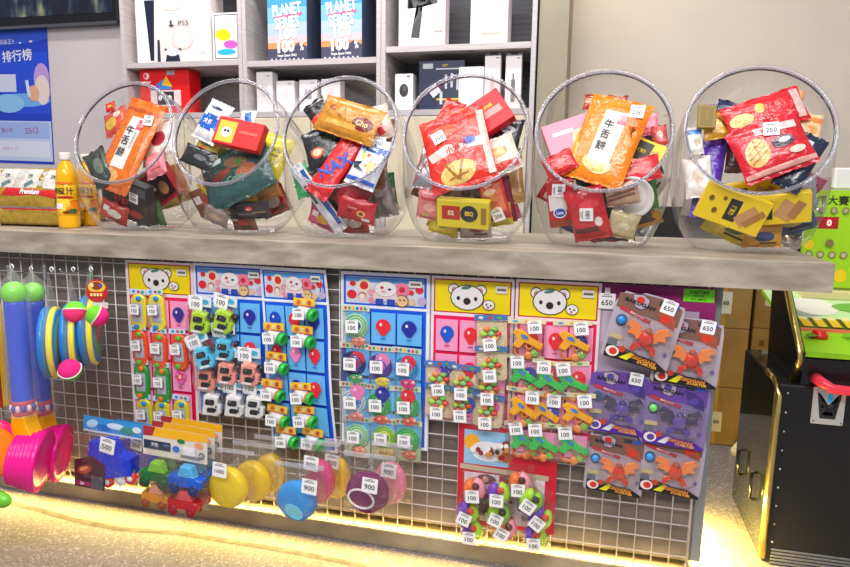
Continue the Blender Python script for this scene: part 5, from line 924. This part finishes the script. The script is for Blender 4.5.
def launcher(px, y, cupx, cupy, label):
    top = P(px, 293, y); s = mpp(top); X0 = top.x; zt = top.z; t = thing('toy_launcher', label, 'toy', Matrix.Translation((X0, y, 0)), 'blue toy launchers in netting')
    z = lambda yy: P(px, yy, y).z
    MB().ell((0, 0, zt), (.030, .030, .030), M('#7fd63a', 'plas'), 20).build('ball', t)
    mb = MB(); n = 44; a, b = z(410), z(301)
    mb.lathe([(.0245+.0008*(i % 2), a+(b-a)*i/n) for i in range(n+1)], M('#1f4fd0', 'plas'), 22); mb.build('tube', t)
    mb = MB(); mb.lathe([(.026, z(412)), (.0265, z(410)), (.0265, z(400)), (.026, z(398))], M('#c9505c', 'card'), 22)
    for k in range(8): mb.ell((.0262*math.sin(-1.2+k*.5), -.0262*math.cos(-1.2+k*.5), z(405)), (.006, .006, .012), M('#f0dcd4' if k % 2 else '#3a5ab0', 'card'), 8)
    mb.build('label_band', t)
    T = Matrix.Translation((0, 0, 0)) @ Matrix.Rotation(PI/2, 4, 'X'); mb = MB()
    zz = [z(448), z(430), z(420), z(412)]; mb.prism([(-.034, zz[0]), (.034, zz[0]), (.036, zz[1]), (.024, zz[2]), (.020, zz[3]), (-.020, zz[3]), (-.024, zz[2]), (-.036, zz[1])], -.022, .022, M('#f6b818', 'plas'), .004, T=T); mb.build('handle', t)
    c = P(cupx+3, cupy+3, y-.0); c = Vector((c.x-X0, c.y-y, c.z)); nrm = Vector((.89, .42, -.16)).normalized()
    R = nrm.to_track_quat('Z', 'Y').to_matrix().to_4x4(); T = Matrix.Translation(c) @ R; pr = []
    for k in range(7): pr += [(.062+.0024*k, -.070+.0095*k), (.066+.0024*k, -.068+.0095*k), (.066+.0024*k, -.0615+.0095*k)]
    pr = [(.02, -.074)] + pr + [(.080, .000), (.076, .004), (.060, .0), (.02, -.006), (.001, -.007)]
    MB().lathe(pr, M('#f81f96', 'plas'), 40, T, True, 1, 1).build('scoop', t)
    mb = MB(); rr_ = [(.004, zt+.060), (.008, zt+.052), (.034, zt+.022), (.036, zt), (.034, zt-.10), (.040, z(400)), (.044, z(412))]; mb.lathe(rr_, NETM, 20, cap=False); mb.build('netting', t)
    MB().tube([(-.004, 0, zt+.070), (-.005, 0, zt+.066), (0, 0, zt+.058), (.005, 0, zt+.066), (.004, 0, zt+.070), (0, 0, zt+.073), (-.004, 0, zt+.070)], .0018, M('#e9e9ee', 'plas'), 6).build('hanging_loop', t)
    return t
launcher(14, -.235, 40, 458, 'front blue toy launcher with green ball and pink scoop')
launcher(33, -.115, 60, 450, 'second blue toy launcher, behind and right of the front one')
# partly framed launcher at the left edge
p = P(-16, 455, -.32); t = thing('toy_launcher', 'orange disc with dark print on a green scoop at the left edge', 'toy', Matrix.Translation((p.x, p.y, p.z)))
T = Vector((.55, -.83, 0)).to_track_quat('Z', 'Y').to_matrix().to_4x4()
mb = MB(); mb.lathe([(.066, -.03), (.070, -.02), (.070, 0), (.064, .004), (.0, .004)], M('#f08a1e', 'plas'), 32, T)
deco(mb, [('s', -.2, .1, .35, .3, 10, '#33241c'), ('s', .3, -.3, .3, .28, 40, '#33241c'), ('e', .2, .4, .2, .12, 30, '#33241c'), ('s', -.1, -.6, .3, .2, 0, '#33241c')], .12, .12, z=.0045, kind='plas', T=T); mb.build('disc', t)
MB().lathe([(.03, -.07), (.078, -.05), (.080, -.04), (.05, -.036)], M('#ee2a7a', 'plas'), 32, T).build('scoop', t)
MB().ell((.060, -.03, -.095), (.045, .02, .022), M('#6fc83a', 'plas'), 16).build('green_base', t)
for (px, col, lb, y) in ((0, '#f2cf3a', 'yellow toy tube at the very left edge behind netting', -.05), (-8, '#c9423a', 'red toy tube cut by the left edge of the frame', -.12)):
    q = P(px, 355, y); o = MB(); o.lathe([(.014, -.155), (.016, -.15), (.016, .15), (.012, .155)], M(col, 'plas'), 18); o = o.build('toy_tube', mat_world=Matrix.Translation(q)); tag(o, lb, 'toy')
def catch_set(px, y, balls, label, pyc=338, first=[None], faces=('#f4e23a', '#2f7fc4', '#3fa06a', '#c9486a')):
    c = P(px, pyc, y); t = thing('catch_disc_set', label, 'toy', Matrix.Translation(c), 'striped catch disc sets in netting')
    n = Vector((.84, .54, 0)).normalized(); R = n.to_track_quat('Z', 'Y').to_matrix().to_4x4()
    for k, of in enumerate((0, -.020)):
        T = Matrix.Translation(n*of) @ R
        MB().lathe([(.084, -.010), (.092, -.007), (.094, 0), (.092, .005), (.086, .006)], M(faces[0] if k == 0 else faces[1], 'plas'), 40, T).build('disc_rim', t)
        mb = MB(); mb.lathe([(.087, .0), (.087, .0075), (.070, .008)], M(faces[1], 'plas'), 40, T); mb.lathe([(.0705, .0), (.0705, .0085), (.0, .0085)], M(faces[2], 'fabr'), 36, T); mb.lathe([(.040, .0), (.040, .0092), (.0, .0092)], M(faces[3], 'fabr'), 30, T); mb.build('disc_face', t)
    top = P(px, 272, y).z-c.z; mb = MB(); mb.lathe([(.003, top), (.006, top-.008), (.045, .092), (.092, .045), (.101, 0), (.092, -.055), (.05, -.092), (.01, -.104)], NETM, 24, Matrix.Translation(-n*.008) @ Matrix.Rotation(math.atan2(n.y, n.x)+PI/2, 4, 'Z'), cap=False, sx=1.0, sy=.26); mb.build('netting', t)
    MB().tube([(-.004, 0, top+.010), (-.005, 0, top+.006), (0, 0, top-.002), (.005, 0, top+.006), (.004, 0, top+.010), (0, 0, top+.012), (-.004, 0, top+.010)], .0018, M('#e9e9ee', 'plas'), 6).build('hanging_loop', t)
    return t
catch_set(57, -.175, 1, 'left striped catch disc set, hanging in front', 342)
catch_set(78, -.130, 1, 'middle striped catch disc set, behind the left one', 338)
catch_set(95, -.100, 1, 'right striped catch disc set beside the red board', 330)
def fuzzy(px, py, y, ca, cb, rot, label):
    p = P(px, py, y); R = .028; n = 18; mb = MB(); va = []; k = n//2
    for side, c_ in ((0, ca), (1, cb)):
        R_ = []
        for a in range(0, k//2+1):
            t_ = PI/2*a/(k//2); z = math.cos(t_)*R*(1 if side else -1); rr_ = max(math.sin(t_)*R, .0004); R_.append([(rr_*math.cos(2*PI*i/n), rr_*math.sin(2*PI*i/n), z) for i in range(n)])
        if side: R_ = [r[::-1] for r in R_]
        mb.rings(R_, M(c_, 'fabr'), cap0=False, cap1=False)
    mb.tube([(R*math.cos(a), R*math.sin(a), .003*math.sin(2*a)) for a in [2*PI*i/28 for i in range(28)]], .0018, M('#f2efe6', 'plas'), 6, True)
    o = mb.build('fuzzy_ball', mat_world=Matrix.Translation(p) @ Matrix.Rotation(math.radians(rot), 4, 'Y') @ Matrix.Rotation(.5, 4, 'X')); return tag(o, label, 'ball', 'pink and green fuzzy balls')
fuzzy(75, 312, -.175, '#6fc43a', '#ee3f7c', 160, 'green and pink fuzzy ball in the net of the middle disc set')
fuzzy(97, 316, -.150, '#ee2f86', '#6fc43a', -60, 'fuzzy ball with pink lower half, at the right')
fuzzy(70, 370, -.215, '#6fc43a', '#ee2f86', 8, 'lowest fuzzy ball with pink upper half')
p = P(97, 291, -.130); mb = MB(); mb.prism(oval(.056, .062, 20), 0, .001, M('#b5343a', 'card')); deco(mb, [('e', 0, .35, .8, .5, 0, '#e8c24a'), ('e', 0, .45, .5, .36, 0, '#8a3a2a'), ('e', -.4, .5, .16, .16, 0, '#f0e0c0'), ('e', .4, .5, .16, .16, 0, '#3a5ab0'), ('r', 0, -.3, .85, .25, 0, '#c2202c'), ('r', -.5, -.3, .1, .12, 0, '#f6e6a0'), ('r', -.2, -.3, .1, .12, 0, '#f6e6a0'), ('r', .1, -.3, .1, .12, 0, '#f6e6a0'), ('r', .4, -.3, .1, .12, 0, '#f6e6a0')], .056, .062, z=.001, kind='card')
mb.prism([(-.026, -.046), (.026, -.046), (.026, -.030), (-.026, -.030)], .0, .001, M('#d7d3d8', 'card')); o = mb.build('hang_card', mat_world=frame(p, .3)); tag(o, 'round red and yellow hang card above the right fuzzy ball', 'card')

# ================================================================ bags hanging along the bottom
def wheel(mb_parent, x, y, z, r, c='#2a2a2e', hub='#e8e8ea', w_=.012):
    o = MB(); T = Matrix.Translation((x, y, z)); o.lathe([(r*.9, -w_/2), (r, -w_/2+.002), (r, w_/2-.002), (r*.85, w_/2)], M(c, 'plas'), 20, T); o.lathe([(r*.5, w_/2-.001), (r*.45, w_/2+.0015), (r*.1, w_/2+.002)], M(hub, 'plas'), 14, T); o.build('wheel', mb_parent)
def truckbag():
    t = sized('truck_toy_bag', 'x'); b = MB()
    b.prism([(-.070, -.050), (.075, -.050), (.080, -.005), (.046, .010), (.034, .052), (-.030, .056), (-.044, .016), (-.074, .006)], .012, .055, M('#1f3fd0', 'plas'), .004, T=Matrix.Rotation(math.radians(15), 4, 'Z')); b.build('truck_body', t)
    for x, y, c_ in ((.010, -.060, '#e23a3a'), (.048, -.048, '#f0f0f0'), (.078, -.038, '#d84a4a')): wheel(t, x, y, .045, .017, c_, '#f2f0f0')
    for x, y in ((.03, -.04), (.07, -.02)): MB().ell((x, y, .04), (.016, .010, .012), M('#3fae4a', 'plas'), 10).build('green_trim', t)
    mb = MB(); mb.prism([(-.082, -.082), (.008, -.082), (.010, -.010), (-.030, .012), (-.082, -.008)], .056, .0575, M('#4a1f2c', 'card')); deco(mb, [('r', -.15, -.75, .7, .14, 0, '#9a2f5c'), ('e', -.3, .15, .5, .26, 20, '#b5442c'), ('e', -.35, .2, .3, .12, 25, '#e8a070'), ('t', -.45, -.75, .2, 0, '#ece8f0', '3+', .04), ('r', .55, -.55, .4, .4, 0, '#5a5a62')], .09, .09, z=.0575, kind='card', T=Matrix.Translation((-.037, -.037, 0))); mb.build('printed_card', t)
    film(.190, .165, .072, 7).build('clear_wrapper', t)
    hcard(.180, .044, '#3f9ad8', [('e', -.7, .1, .2, .5, 20, '#bfe6f6'), ('e', -.3, -.2, .25, .4, 0, '#2a78c8'), ('e', .1, .2, .3, .4, 0, '#dff2fa'), ('e', .5, -.1, .25, .5, 0, '#4a9a8a'), ('e', .8, .2, .15, .4, 0, '#dff2fa'), ('r', 0, -.85, .98, .12, 0, '#e8eef4')], .012, .078).build('header_card', t)
    price_tag('500', t, .020, .050, .062, -8, 1.4); return t
tb = truckbag()
for (x, y, Y, r_, s, lb) in ((116, 453, -.125, -4, 1.0, 'front blue toy truck bag with a 500 tag, lower left'), (143, 450, -.035, -4, .86, 'second blue toy truck bag, behind the front one')):
    p = P(x, y, Y); dup(tb, lb, frame(p, .05, 0, math.radians(r_)) @ Matrix.Scale(s, 4), 'blue toy truck bags')
discard(tb)
def vehicle(t, x, y, body, top, wc, s=1.0, z=.02):
    b = MB(); T = Matrix.Translation((x, y, z)) @ Matrix.Scale(s, 4)
    b.prism([(-.036, -.008), (.036, -.008), (.038, .008), (.030, .012), (-.036, .012)], -.012, .014, M(body, 'plas'), .003, T=T); b.build('vehicle_body', t)
    MB().prism([(-.018, .012), (.022, .012), (.014, .034), (-.010, .034)], -.010, .012, M(top, 'plas'), .003, T=T).build('vehicle_cab', t)
    for k in (-.022, .022): wheel(t, x+k*s, y-.012*s, z+.014*s, .012*s, wc, wc, .008)
def blockbag():
    t = sized('vehicle_toy_bag', 'x')
    vehicle(t, -.050, -.004, '#1f6a34', '#8ac83a', '#1c4a2c', 1.3); vehicle(t, .046, -.004, '#1f62c8', '#5ab8ea', '#2a3a6a', 1.4); vehicle(t, -.050, -.070, '#c98a3a', '#e8a488', '#8a4a2c', 1.2); vehicle(t, .040, -.074, '#b5242c', '#e05a5a', '#8a1a2a', 1.3)
    film(.205, .185, .044, 9).build('clear_wrapper', t)
    mb = hcard(.205, .088, '#e3dccf', [('p', [(-1, 1), (.2, 1), (-.1, .45), (-1, .3)], '#a8323c'), ('p', [(-.6, 1), (1, 1), (1, .5), (.1, .35), (-.7, .35)], '#f2b62c'), ('r', -.55, -.25, .42, .3, 0, '#2c3450'), ('t', -.62, -.22, .30, 0, '#f2f0ea', '變形', .02, .9), ('t', -.27, -.15, .13, 0, '#9ac8f0', '工程車隊', .0, .8), ('r', -.3, -.80, .68, .16, 0, '#efe6d2'), ('e', .05, -.28, .11, .22, 0, '#2f78d0'), ('e', .2, .3, .12, .16, 0, '#2f7a3a'), ('e', .75, .2, .14, .2, 0, '#e8a07a'), ('r', .45, -.3, .18, .3, 0, '#f4eeee'), ('r', .5, -.68, .3, .1, 0, '#8a8488'), ('e', .84, -.45, .09, .22, 0, '#4a4c55'), ('e', .84, -.45, .06, .15, 0, '#aab0b8')], .010, .094)
    mb.build('header_card', t); return t
bb_ = blockbag()
for (x, y, Y, lb) in ((177, 474, -.195, 'front building-block vehicle bag with a printed header card'), (185, 468, -.150, 'middle building-block vehicle bag of the three'), (193, 462, -.105, 'rearmost building-block vehicle bag, against the wire grid')):
    p = P(x, y, Y); dup(bb_, lb, frame(p, .02, 0, math.radians(-3)) @ Matrix.Scale(.88, 4), 'building-block vehicle bags')
discard(bb_)
def pouch(px, py, y, w_, h_, col, col2, shape, rot, label, tagn, ty=.05, tx=0, th=.034, bag=(1.25, 1.38)):
    p = P(px, py, y); s = mpp(p); W_, H_ = w_*s, h_*s; t = thing('round_pouch', label, 'pouch', frame(p, 0, 0, 0)); R = Matrix.Rotation(math.radians(rot), 4, 'Z'); mb = MB()
    pts = oval(W_, H_, 28); mb.rings([[(x*q, y_*q, z) for x, y_ in pts] for z, q in ((.001, .80), (.005, .95), (th*.5, 1), (th-.006, .95), (th-.001, .80), (th, .4))], M(col, 'fabr' if shape != 'flat' else 'plas'), T=R); mb.build('pouch_body', t)
    if shape == 'ring': MB().tube([(W_*.30*math.cos(a)-W_*.08, H_*.22*math.sin(a)-H_*.12, th+.001) for a in [2*PI*i/30 for i in range(30)]], .0030, M('#efe9ee', 'plas'), 8, True, T=R).build('stitched_ring', t)
    if shape == 'panel': MB().prism(oval(W_*.5, H_*.34, 22, .01, -H_*.2), th-.004, th+.0012, M(col2, 'fabr'), .001, T=R).build('sewn_panel', t)
    if shape == 'flat': MB().tube([(W_*.40*math.cos(a), H_*.40*math.sin(a), th*.93) for a in [2*PI*i/30 for i in range(30)]], .0012, M(col2, 'plas'), 6, True, T=R).build('piping', t)
    fl = MB(); Wf, Hf = W_*bag[0], H_*bag[1]; h = pillow_h(Wf, Hf, th*1.5, px); f0 = film(Wf, Hf, th*1.45, px*.1); fl.v = [Vector((v.x, v.y+H_*.16, v.z-.001)) for v in f0.v]; fl.f, fl.m, fl.s, fl.mats = f0.f, f0.m, f0.s, f0.mats; fl.build('clear_wrapper', t)
    MB().box((0, H_*(.16+bag[1]/2), .004), (Wf, .012, .003), clear('zip_strip', (.95, .95, .97), .06, .4, 0, 1, .15, .22), .001).build('zip_strip', t)
    if tagn: price_tag(tagn, t, tx, H_*ty*10, th*1.5+.003, -5, 1.25)
    return t
pouch(232, 484, -.150, 42, 42, '#f7d51a', '#3a2c14', 'flat', 0, 'front bright yellow round pouch with a 1600 tag', '1600', .058, .0)
pouch(256, 478, -.085, 38, 42, '#f2cc24', '#3a2c14', 'flat', 10, 'second yellow pouch, behind the 1600 one', None)
pouch(273, 470, -.025, 30, 40, '#e9c434', '#3a2c14', 'flat', 0, 'rearmost yellow pouch, against the wire grid', None)
pouch(300, 497, -.160, 42, 40, '#3a97df', '#7fd0e0', 'panel', -30, 'blue plush pouch with a pale teal panel', '900', .06, .050)
pouch(323, 478, -.090, 30, 44, '#d6487c', '#e890b0', 'flat', 0, 'magenta pouch between the blue plush and the yellow one', '900', .055, -.008)
pouch(340, 475, -.030, 26, 42, '#f0c41e', '#c89a10', 'flat', 0, 'yellow pouch behind the magenta pouch', '900', .055, -.0)
pouch(370, 489, -.130, 44, 42, '#7a2f5c', '#efe9ee', 'ring', -12, 'dark plum plush pouch with a white stitched ring', '900', .036, .018)
pouch(392, 480, -.060, 34, 44, '#ee8fa8', '#f6c0d0', 'flat', 0, 'pink pouch behind the plum one', '900', .045, .008)

# ================================================================ right side: cartons and arcade machine
BROWN = mottled('brown_cardboard', [(.3, '#8c6f42'), (.7, '#a68654')], 8, .7)
def cart(a, b, yt, yb, Y, dp, label, D, grp='brown cartons stacked behind the counter'):
    q0, q1 = P(a, (yt+yb)/2, Y), P(b, (yt+yb)/2, Y); zt_, zb_ = P((a+b)/2, yt, Y).z, P((a+b)/2, yb, Y).z; zb_ = max(.001, zb_)
    return carton('cardboard_carton', q0.x, q1.x, zb_, zt_, Y, dp, BROWN, label, D, group=grp)
CD = [('r', 0, .0, .07, 1, 0, '#b89048'), ('r', -.6, .5, .1, .1, 0, '#6a4c1c'), ('r', -.6, .2, .07, .08, 0, '#6a4c1c')]
Yc = 1.0
zs = [.001, .226, .452, .690]
xs = [P(690, 400, Yc).x, P(743, 400, Yc).x, P(749, 400, Yc).x, P(800, 400, Yc).x]
for k in range(3):
    carton('cardboard_carton', xs[0], xs[1], zs[k]+.001, zs[k+1]-.001, Yc, .26, BROWN, 'brown carton, %s of the left stack behind the counter' % ['bottom', 'middle', 'top'][k], CD + ([('r', .05, -.2, .22, .35, 0, '#ded9cc'), ('t', .05, -.2, .14, 0, '#4a463e', '60', .03)] if k != 1 else []), group='brown cartons stacked behind the counter')
    carton('cardboard_carton', xs[2], xs[3], zs[k]+.001, zs[k+1]-.001, Yc+.04, .26, BROWN, 'brown carton, %s of the right stack beside the arcade machine' % ['bottom', 'middle', 'top'][k], CD + ([('r', -.3, .0, .3, .3, -4, '#ddd8ce')] if k != 1 else []), group='brown cartons stacked behind the counter')
bk = MB().box((2.35, 1.42, .44), (1.5, .04, .88), M('#1c1b1a', 'card'), .003).build('dark_gap_panel'); tag(bk, 'added black cabinet panel behind the brown cartons', 'backing')  # black panel added so the gaps around the cartons read dark
bag_ = PZ(742, 452, .0); mb = MB(); mb.rings([[(x*q, y*q, z) for x, y in oval(.09, .05, 12)] for z, q in ((.001, 1), (.02, 1.05), (.05, .6), (.065, .2))], M('#e9e4d2', 'film')); o = mb.build('plastic_bag', mat_world=Matrix.Translation((bag_.x, bag_.y-.03, .0))); tag(o, 'small crumpled cream plastic bag on the floor by the cartons', 'bag')

GOLD = M('#e8cf86', 'metal'); BLK = M('#17181c', 'plas')
YF = .19
SIDE = bpy.data.materials.new('mirror_black_panel'); SIDE.use_nodes = True; _b = SIDE.node_tree.nodes['Principled BSDF']; _b.inputs['Base Color'].default_value = (.02, .02, .018, 1); _b.inputs['Roughness'].default_value = .05; _b.inputs['IOR'].default_value = 1.9
xa = 2.172; xb = P(773, 440, YF).x; zdeck = P(802, 352, YF).z; zst = P(786, 385, YF).z
ar = thing('arcade_machine', 'black arcade machine with gold edging and green control deck', 'arcade machine', Matrix.Translation((2.5, .5, 0)))
def loc(p): return (p[0]-2.5, p[1]-.5, p[2])
XR = 2.95; YB = .56
low = MB(); low.box(loc(((xb+XR)/2, (YF+YB)/2, zst/2+.001)), (XR-xb, YB-YF, zst-.002), SIDE, .004); low.build('lower_body', ar); MB().box(loc(((xb+XR)/2, YF-.001, zst/2+.001)), (XR-xb-.004, .004, zst-.008), BLK, .001).build('front_panel', ar)
upb = MB(); T = Matrix(((0, 0, 1, 0), (1, 0, 0, 0), (0, 1, 0, 0), (0, 0, 0, 1)))
upb.prism([(YF-.5+.01, zst), (.15, zst), (.15, .63), (YF-.5+.002, zdeck-.016)], -.19, XR-2.5, BLK, T=T); upb.prism([(YF-.5+.01, zst), (YF-.5+.09, zst), (YF-.5+.09, zdeck), (YF-.5+.002, zdeck-.016)], xa-2.5+.012, -.19, BLK, T=T); upb.build('upper_body', ar)
sp = MB(); sp.prism([(YF-.5+.03, zst), (-.05, zst), (-.02, .74), (-.10, .752), (.0-.153, .699), (YF-.5-.004, zdeck), (YF-.5-.004, zdeck-.03)], xa-2.5-.004, xa-2.5+.012, BLK, T=T); sp.build('side_panel', ar)
MB().tube([loc((xa, y_, z_)) for y_, z_ in ((.41, .748), (.347, .703), (YF-.006, zdeck+.002), (YF-.004, zdeck-.025), (YF+.030, zst+.008))], .0085, GOLD, 10).build('gold_edging', ar)
MB().tube([loc((xb, y_, z_)) for y_, z_ in ((YF+.10, zst+.006), (YF+.02, zst+.004), (YF-.003, zst-.03), (YF-.006, zst-.09), (YF-.004, .20), (YF-.006, .02))], .0095, GOLD, 10).build('gold_edging', ar)
# control deck, laid on its slope
dk0 = Vector(loc((xa+.012, YF, zdeck))); dl = Vector((0, .46, .655-zdeck)); dl_len = dl.length; dw = XR-xa-.012
T = Matrix.Translation(dk0+Vector((dw/2, 0, 0))+dl/2) @ Matrix.Rotation(math.atan2(dl.z, dl.y), 4, 'X')
mb = MB(); mb.box((0, 0, -.006), (dw, dl_len, .012), M('#97cf2c', 'card'), 0, T)
DD = [('r', 0, .1, 1, .9, 0, '#c9e8b0'), ('r', 0, -.70, 1, .30, 0, '#9dd62c'), ('r', 0, -.36, 1, .055, 0, '#dc6a50'), ('r', 0, -.14, 1, .16, 0, '#4e4a20'), ('e', -.82, .35, .18, .3, 0, '#a6a7a8'), ('e', -.72, .42, .16, .3, 0, '#f0eee6'), ('e', -.3, .42, .3, .2, 0, '#6fae4a')]
for k in range(22): DD += [('r', -.95+.09*k, -.14, .030, .13, 0, '#e3bf34'), ('e', -.95+.09*k, -.02, .03, .05, 0, '#f1e6a8')]
DD += [('e', -.9, -.62, .05, .05, 30, '#4f8a1c'), ('e', -.62, -.55, .10, .06, 10, '#78b82c'), ('e', -.4, -.8, .2, .05, -20, '#4f8a1c'), ('e', -.2, -.62, .12, .05, 20, '#c8e87a')]
for k in range(6): DD.append(('e', -.60+.045*k, -.82+.02*(k % 2), .03, .035, 30, '#3f7a1c'))
DD.append(('t', -.80, -.50, .045, 0, '#a03428', 'START', .02, .8))
deco(mb, DD, dw, dl_len, z=0, kind='card', T=T); mb.build('control_deck', ar)
bt = Vector((2.243, .291, .588))
MB().lathe([(.020, 0), (.020, .010), (.016, .012), (.016, .018), (.0, .021)], M('#dc2a26', 'plas'), 24, Matrix.Translation(loc((bt.x, bt.y, bt.z-.001)))).build('push_button', ar)
ya = P(799, 347, YF); 
def onf(x, y, dy=-.001): q = P(x, y, YF+dy); return q
c0 = onf(828, 406); pw = onf(844, 406).x-onf(811, 406).x; ph_ = onf(828, 388).z-onf(828, 425).z
T = Matrix.Translation(loc((c0.x, YF-.0005, c0.z))) @ Matrix.Rotation(PI/2, 4, 'X'); mb = MB()
mb.prism(rrect(pw, ph_, .004, 4), 0, .004, M('#b5b7bb', 'plas'), .001, T=T); deco(mb, [('p', [(-.75, .7), (-.6, .7), (-.35, -.5), (.35, -.5), (.6, .7), (.75, .7), (.48, -.68), (-.48, -.68)], '#2c2d33'), ('e', .05, .45, .18, .26, 0, '#3ab8f0'), ('t', 0, .0, .14, 0, '#3c3e46', 'COIN', .02, 1), ('t', 0, -.25, .12, 0, '#3c3e46', 'START', .02, 1), ('r', 0, -.12, .5, .02, 0, '#3c3e46'), ('e', -.85, -.85, .05, .05, 0, '#4a4a50'), ('e', .85, -.85, .05, .05, 0, '#4a4a50')], pw, ph_, z=.004, kind='plas', T=T); mb.build('coin_plate', ar)
h0, h1, h2 = onf(816, 378), onf(828, 385), onf(880, 391)
MB().tube([loc((q.x, YF-d_, q.z)) for q, d_ in ((h0, .002), (h0, .028), (h1, .034), (h2, .034), (h2, .002))], [.014, .013, .012, .011, .012], M('#f0465a', 'plas'), 12).build('handle', ar)
kp = MB(); kz = P(790, 556, YF).z
for k in range(7): kp.box(loc(((xb+XR)/2+.01, YF-.004, max(kz, .05)-.006-.009*k)), (XR-xb-.02, .006, .0065), M('#aeb0b4', 'metal'), .001)
kp.build('kick_plate', ar)
for k in range(9): MB().lathe([(.0032, -.001), (.0030, .002), (.001, .003)], M('#d8dade', 'metal'), 10, Matrix.Translation(loc((xb+.022, YF-.002, zst-.02-.05*k))) @ Matrix.Rotation(PI/2, 4, 'X')).build('screw', ar)
for yy in (.30, .46): MB().tube([loc((xb-.002, yy, .20)), loc((xb-.014, yy, .195)), loc((xb-.014, yy, .125)), loc((xb-.002, yy, .12))], .005, M('#101012', 'plas'), 8).build('side_handle', ar)
# upright score panel
u0, u1 = P(811, 190, .62), P(811, 288, .62); mb = MB(); W_ = .56; H_ = u0.z-u1.z; cx, cz = u0.x+W_/2-.005, (u0.z+u1.z)/2
T = Matrix.Translation(loc((cx, .62, cz))) @ Matrix.Rotation(PI/2, 4, 'X'); mb.box((0, 0, -.01), (W_, H_, .02), M('#a8d828', 'card'), 0, T)
sd = [('t', -.82, .80, .20, 0, '#22300c', '易抓大賽', .02, 1), ('r', -.80, .35, .11, .12, 0, '#a81c26'), ('e', -.95, -.1, .05, .1, 0, '#f4d22c'), ('e', -.62, -.72, .06, .14, 0, '#f4d22c'), ('r', 0, -.985, 1, .02, 0, '#6a8a2c')]
for k in range(9): sd += [('e', -.94+.11*k, -.30, .038, .075, 0, '#8a7a52'), ('e', -.94+.11*k, -.30, .025, .05, 0, '#c8c0a0')]
for k in range(6): sd += [('e', -.86+.11*k, .60, .034, .07, 0, '#8a7a52'), ('e', -.86+.11*k, .60, .022, .045, 0, '#b8b090')]
sd += [('e', -.76, -.06, .04, .08, 0, '#8a7a52')]
deco(mb, sd, W_, H_, kind='card', T=T); mb.build('score_panel', ar)
em = bpy.data.materials.new('red_digit'); em.use_nodes = True; em.node_tree.nodes['Principled BSDF'].inputs['Emission Color'].default_value = lin('#ff6a5a'); em.node_tree.nodes['Principled BSDF'].inputs['Emission Strength'].default_value = 1.6
MB().text('0', -.78*W_/2, .35*H_/2, .020, em, 0, None, .004, .05, T=T).build('score_digit', ar)
MB().box(loc((cx, .605, u1.z-.014)), (W_, .05, .026), M('#e3d8a0', 'plas'), .003).build('ledge', ar)
w0 = P(838, 165, .66); MB().box(loc((w0.x+.2, .66, u0.z+.035)), (.42, .04, .062), M('#ece9ea', 'plas'), .004).build('white_trim', ar)
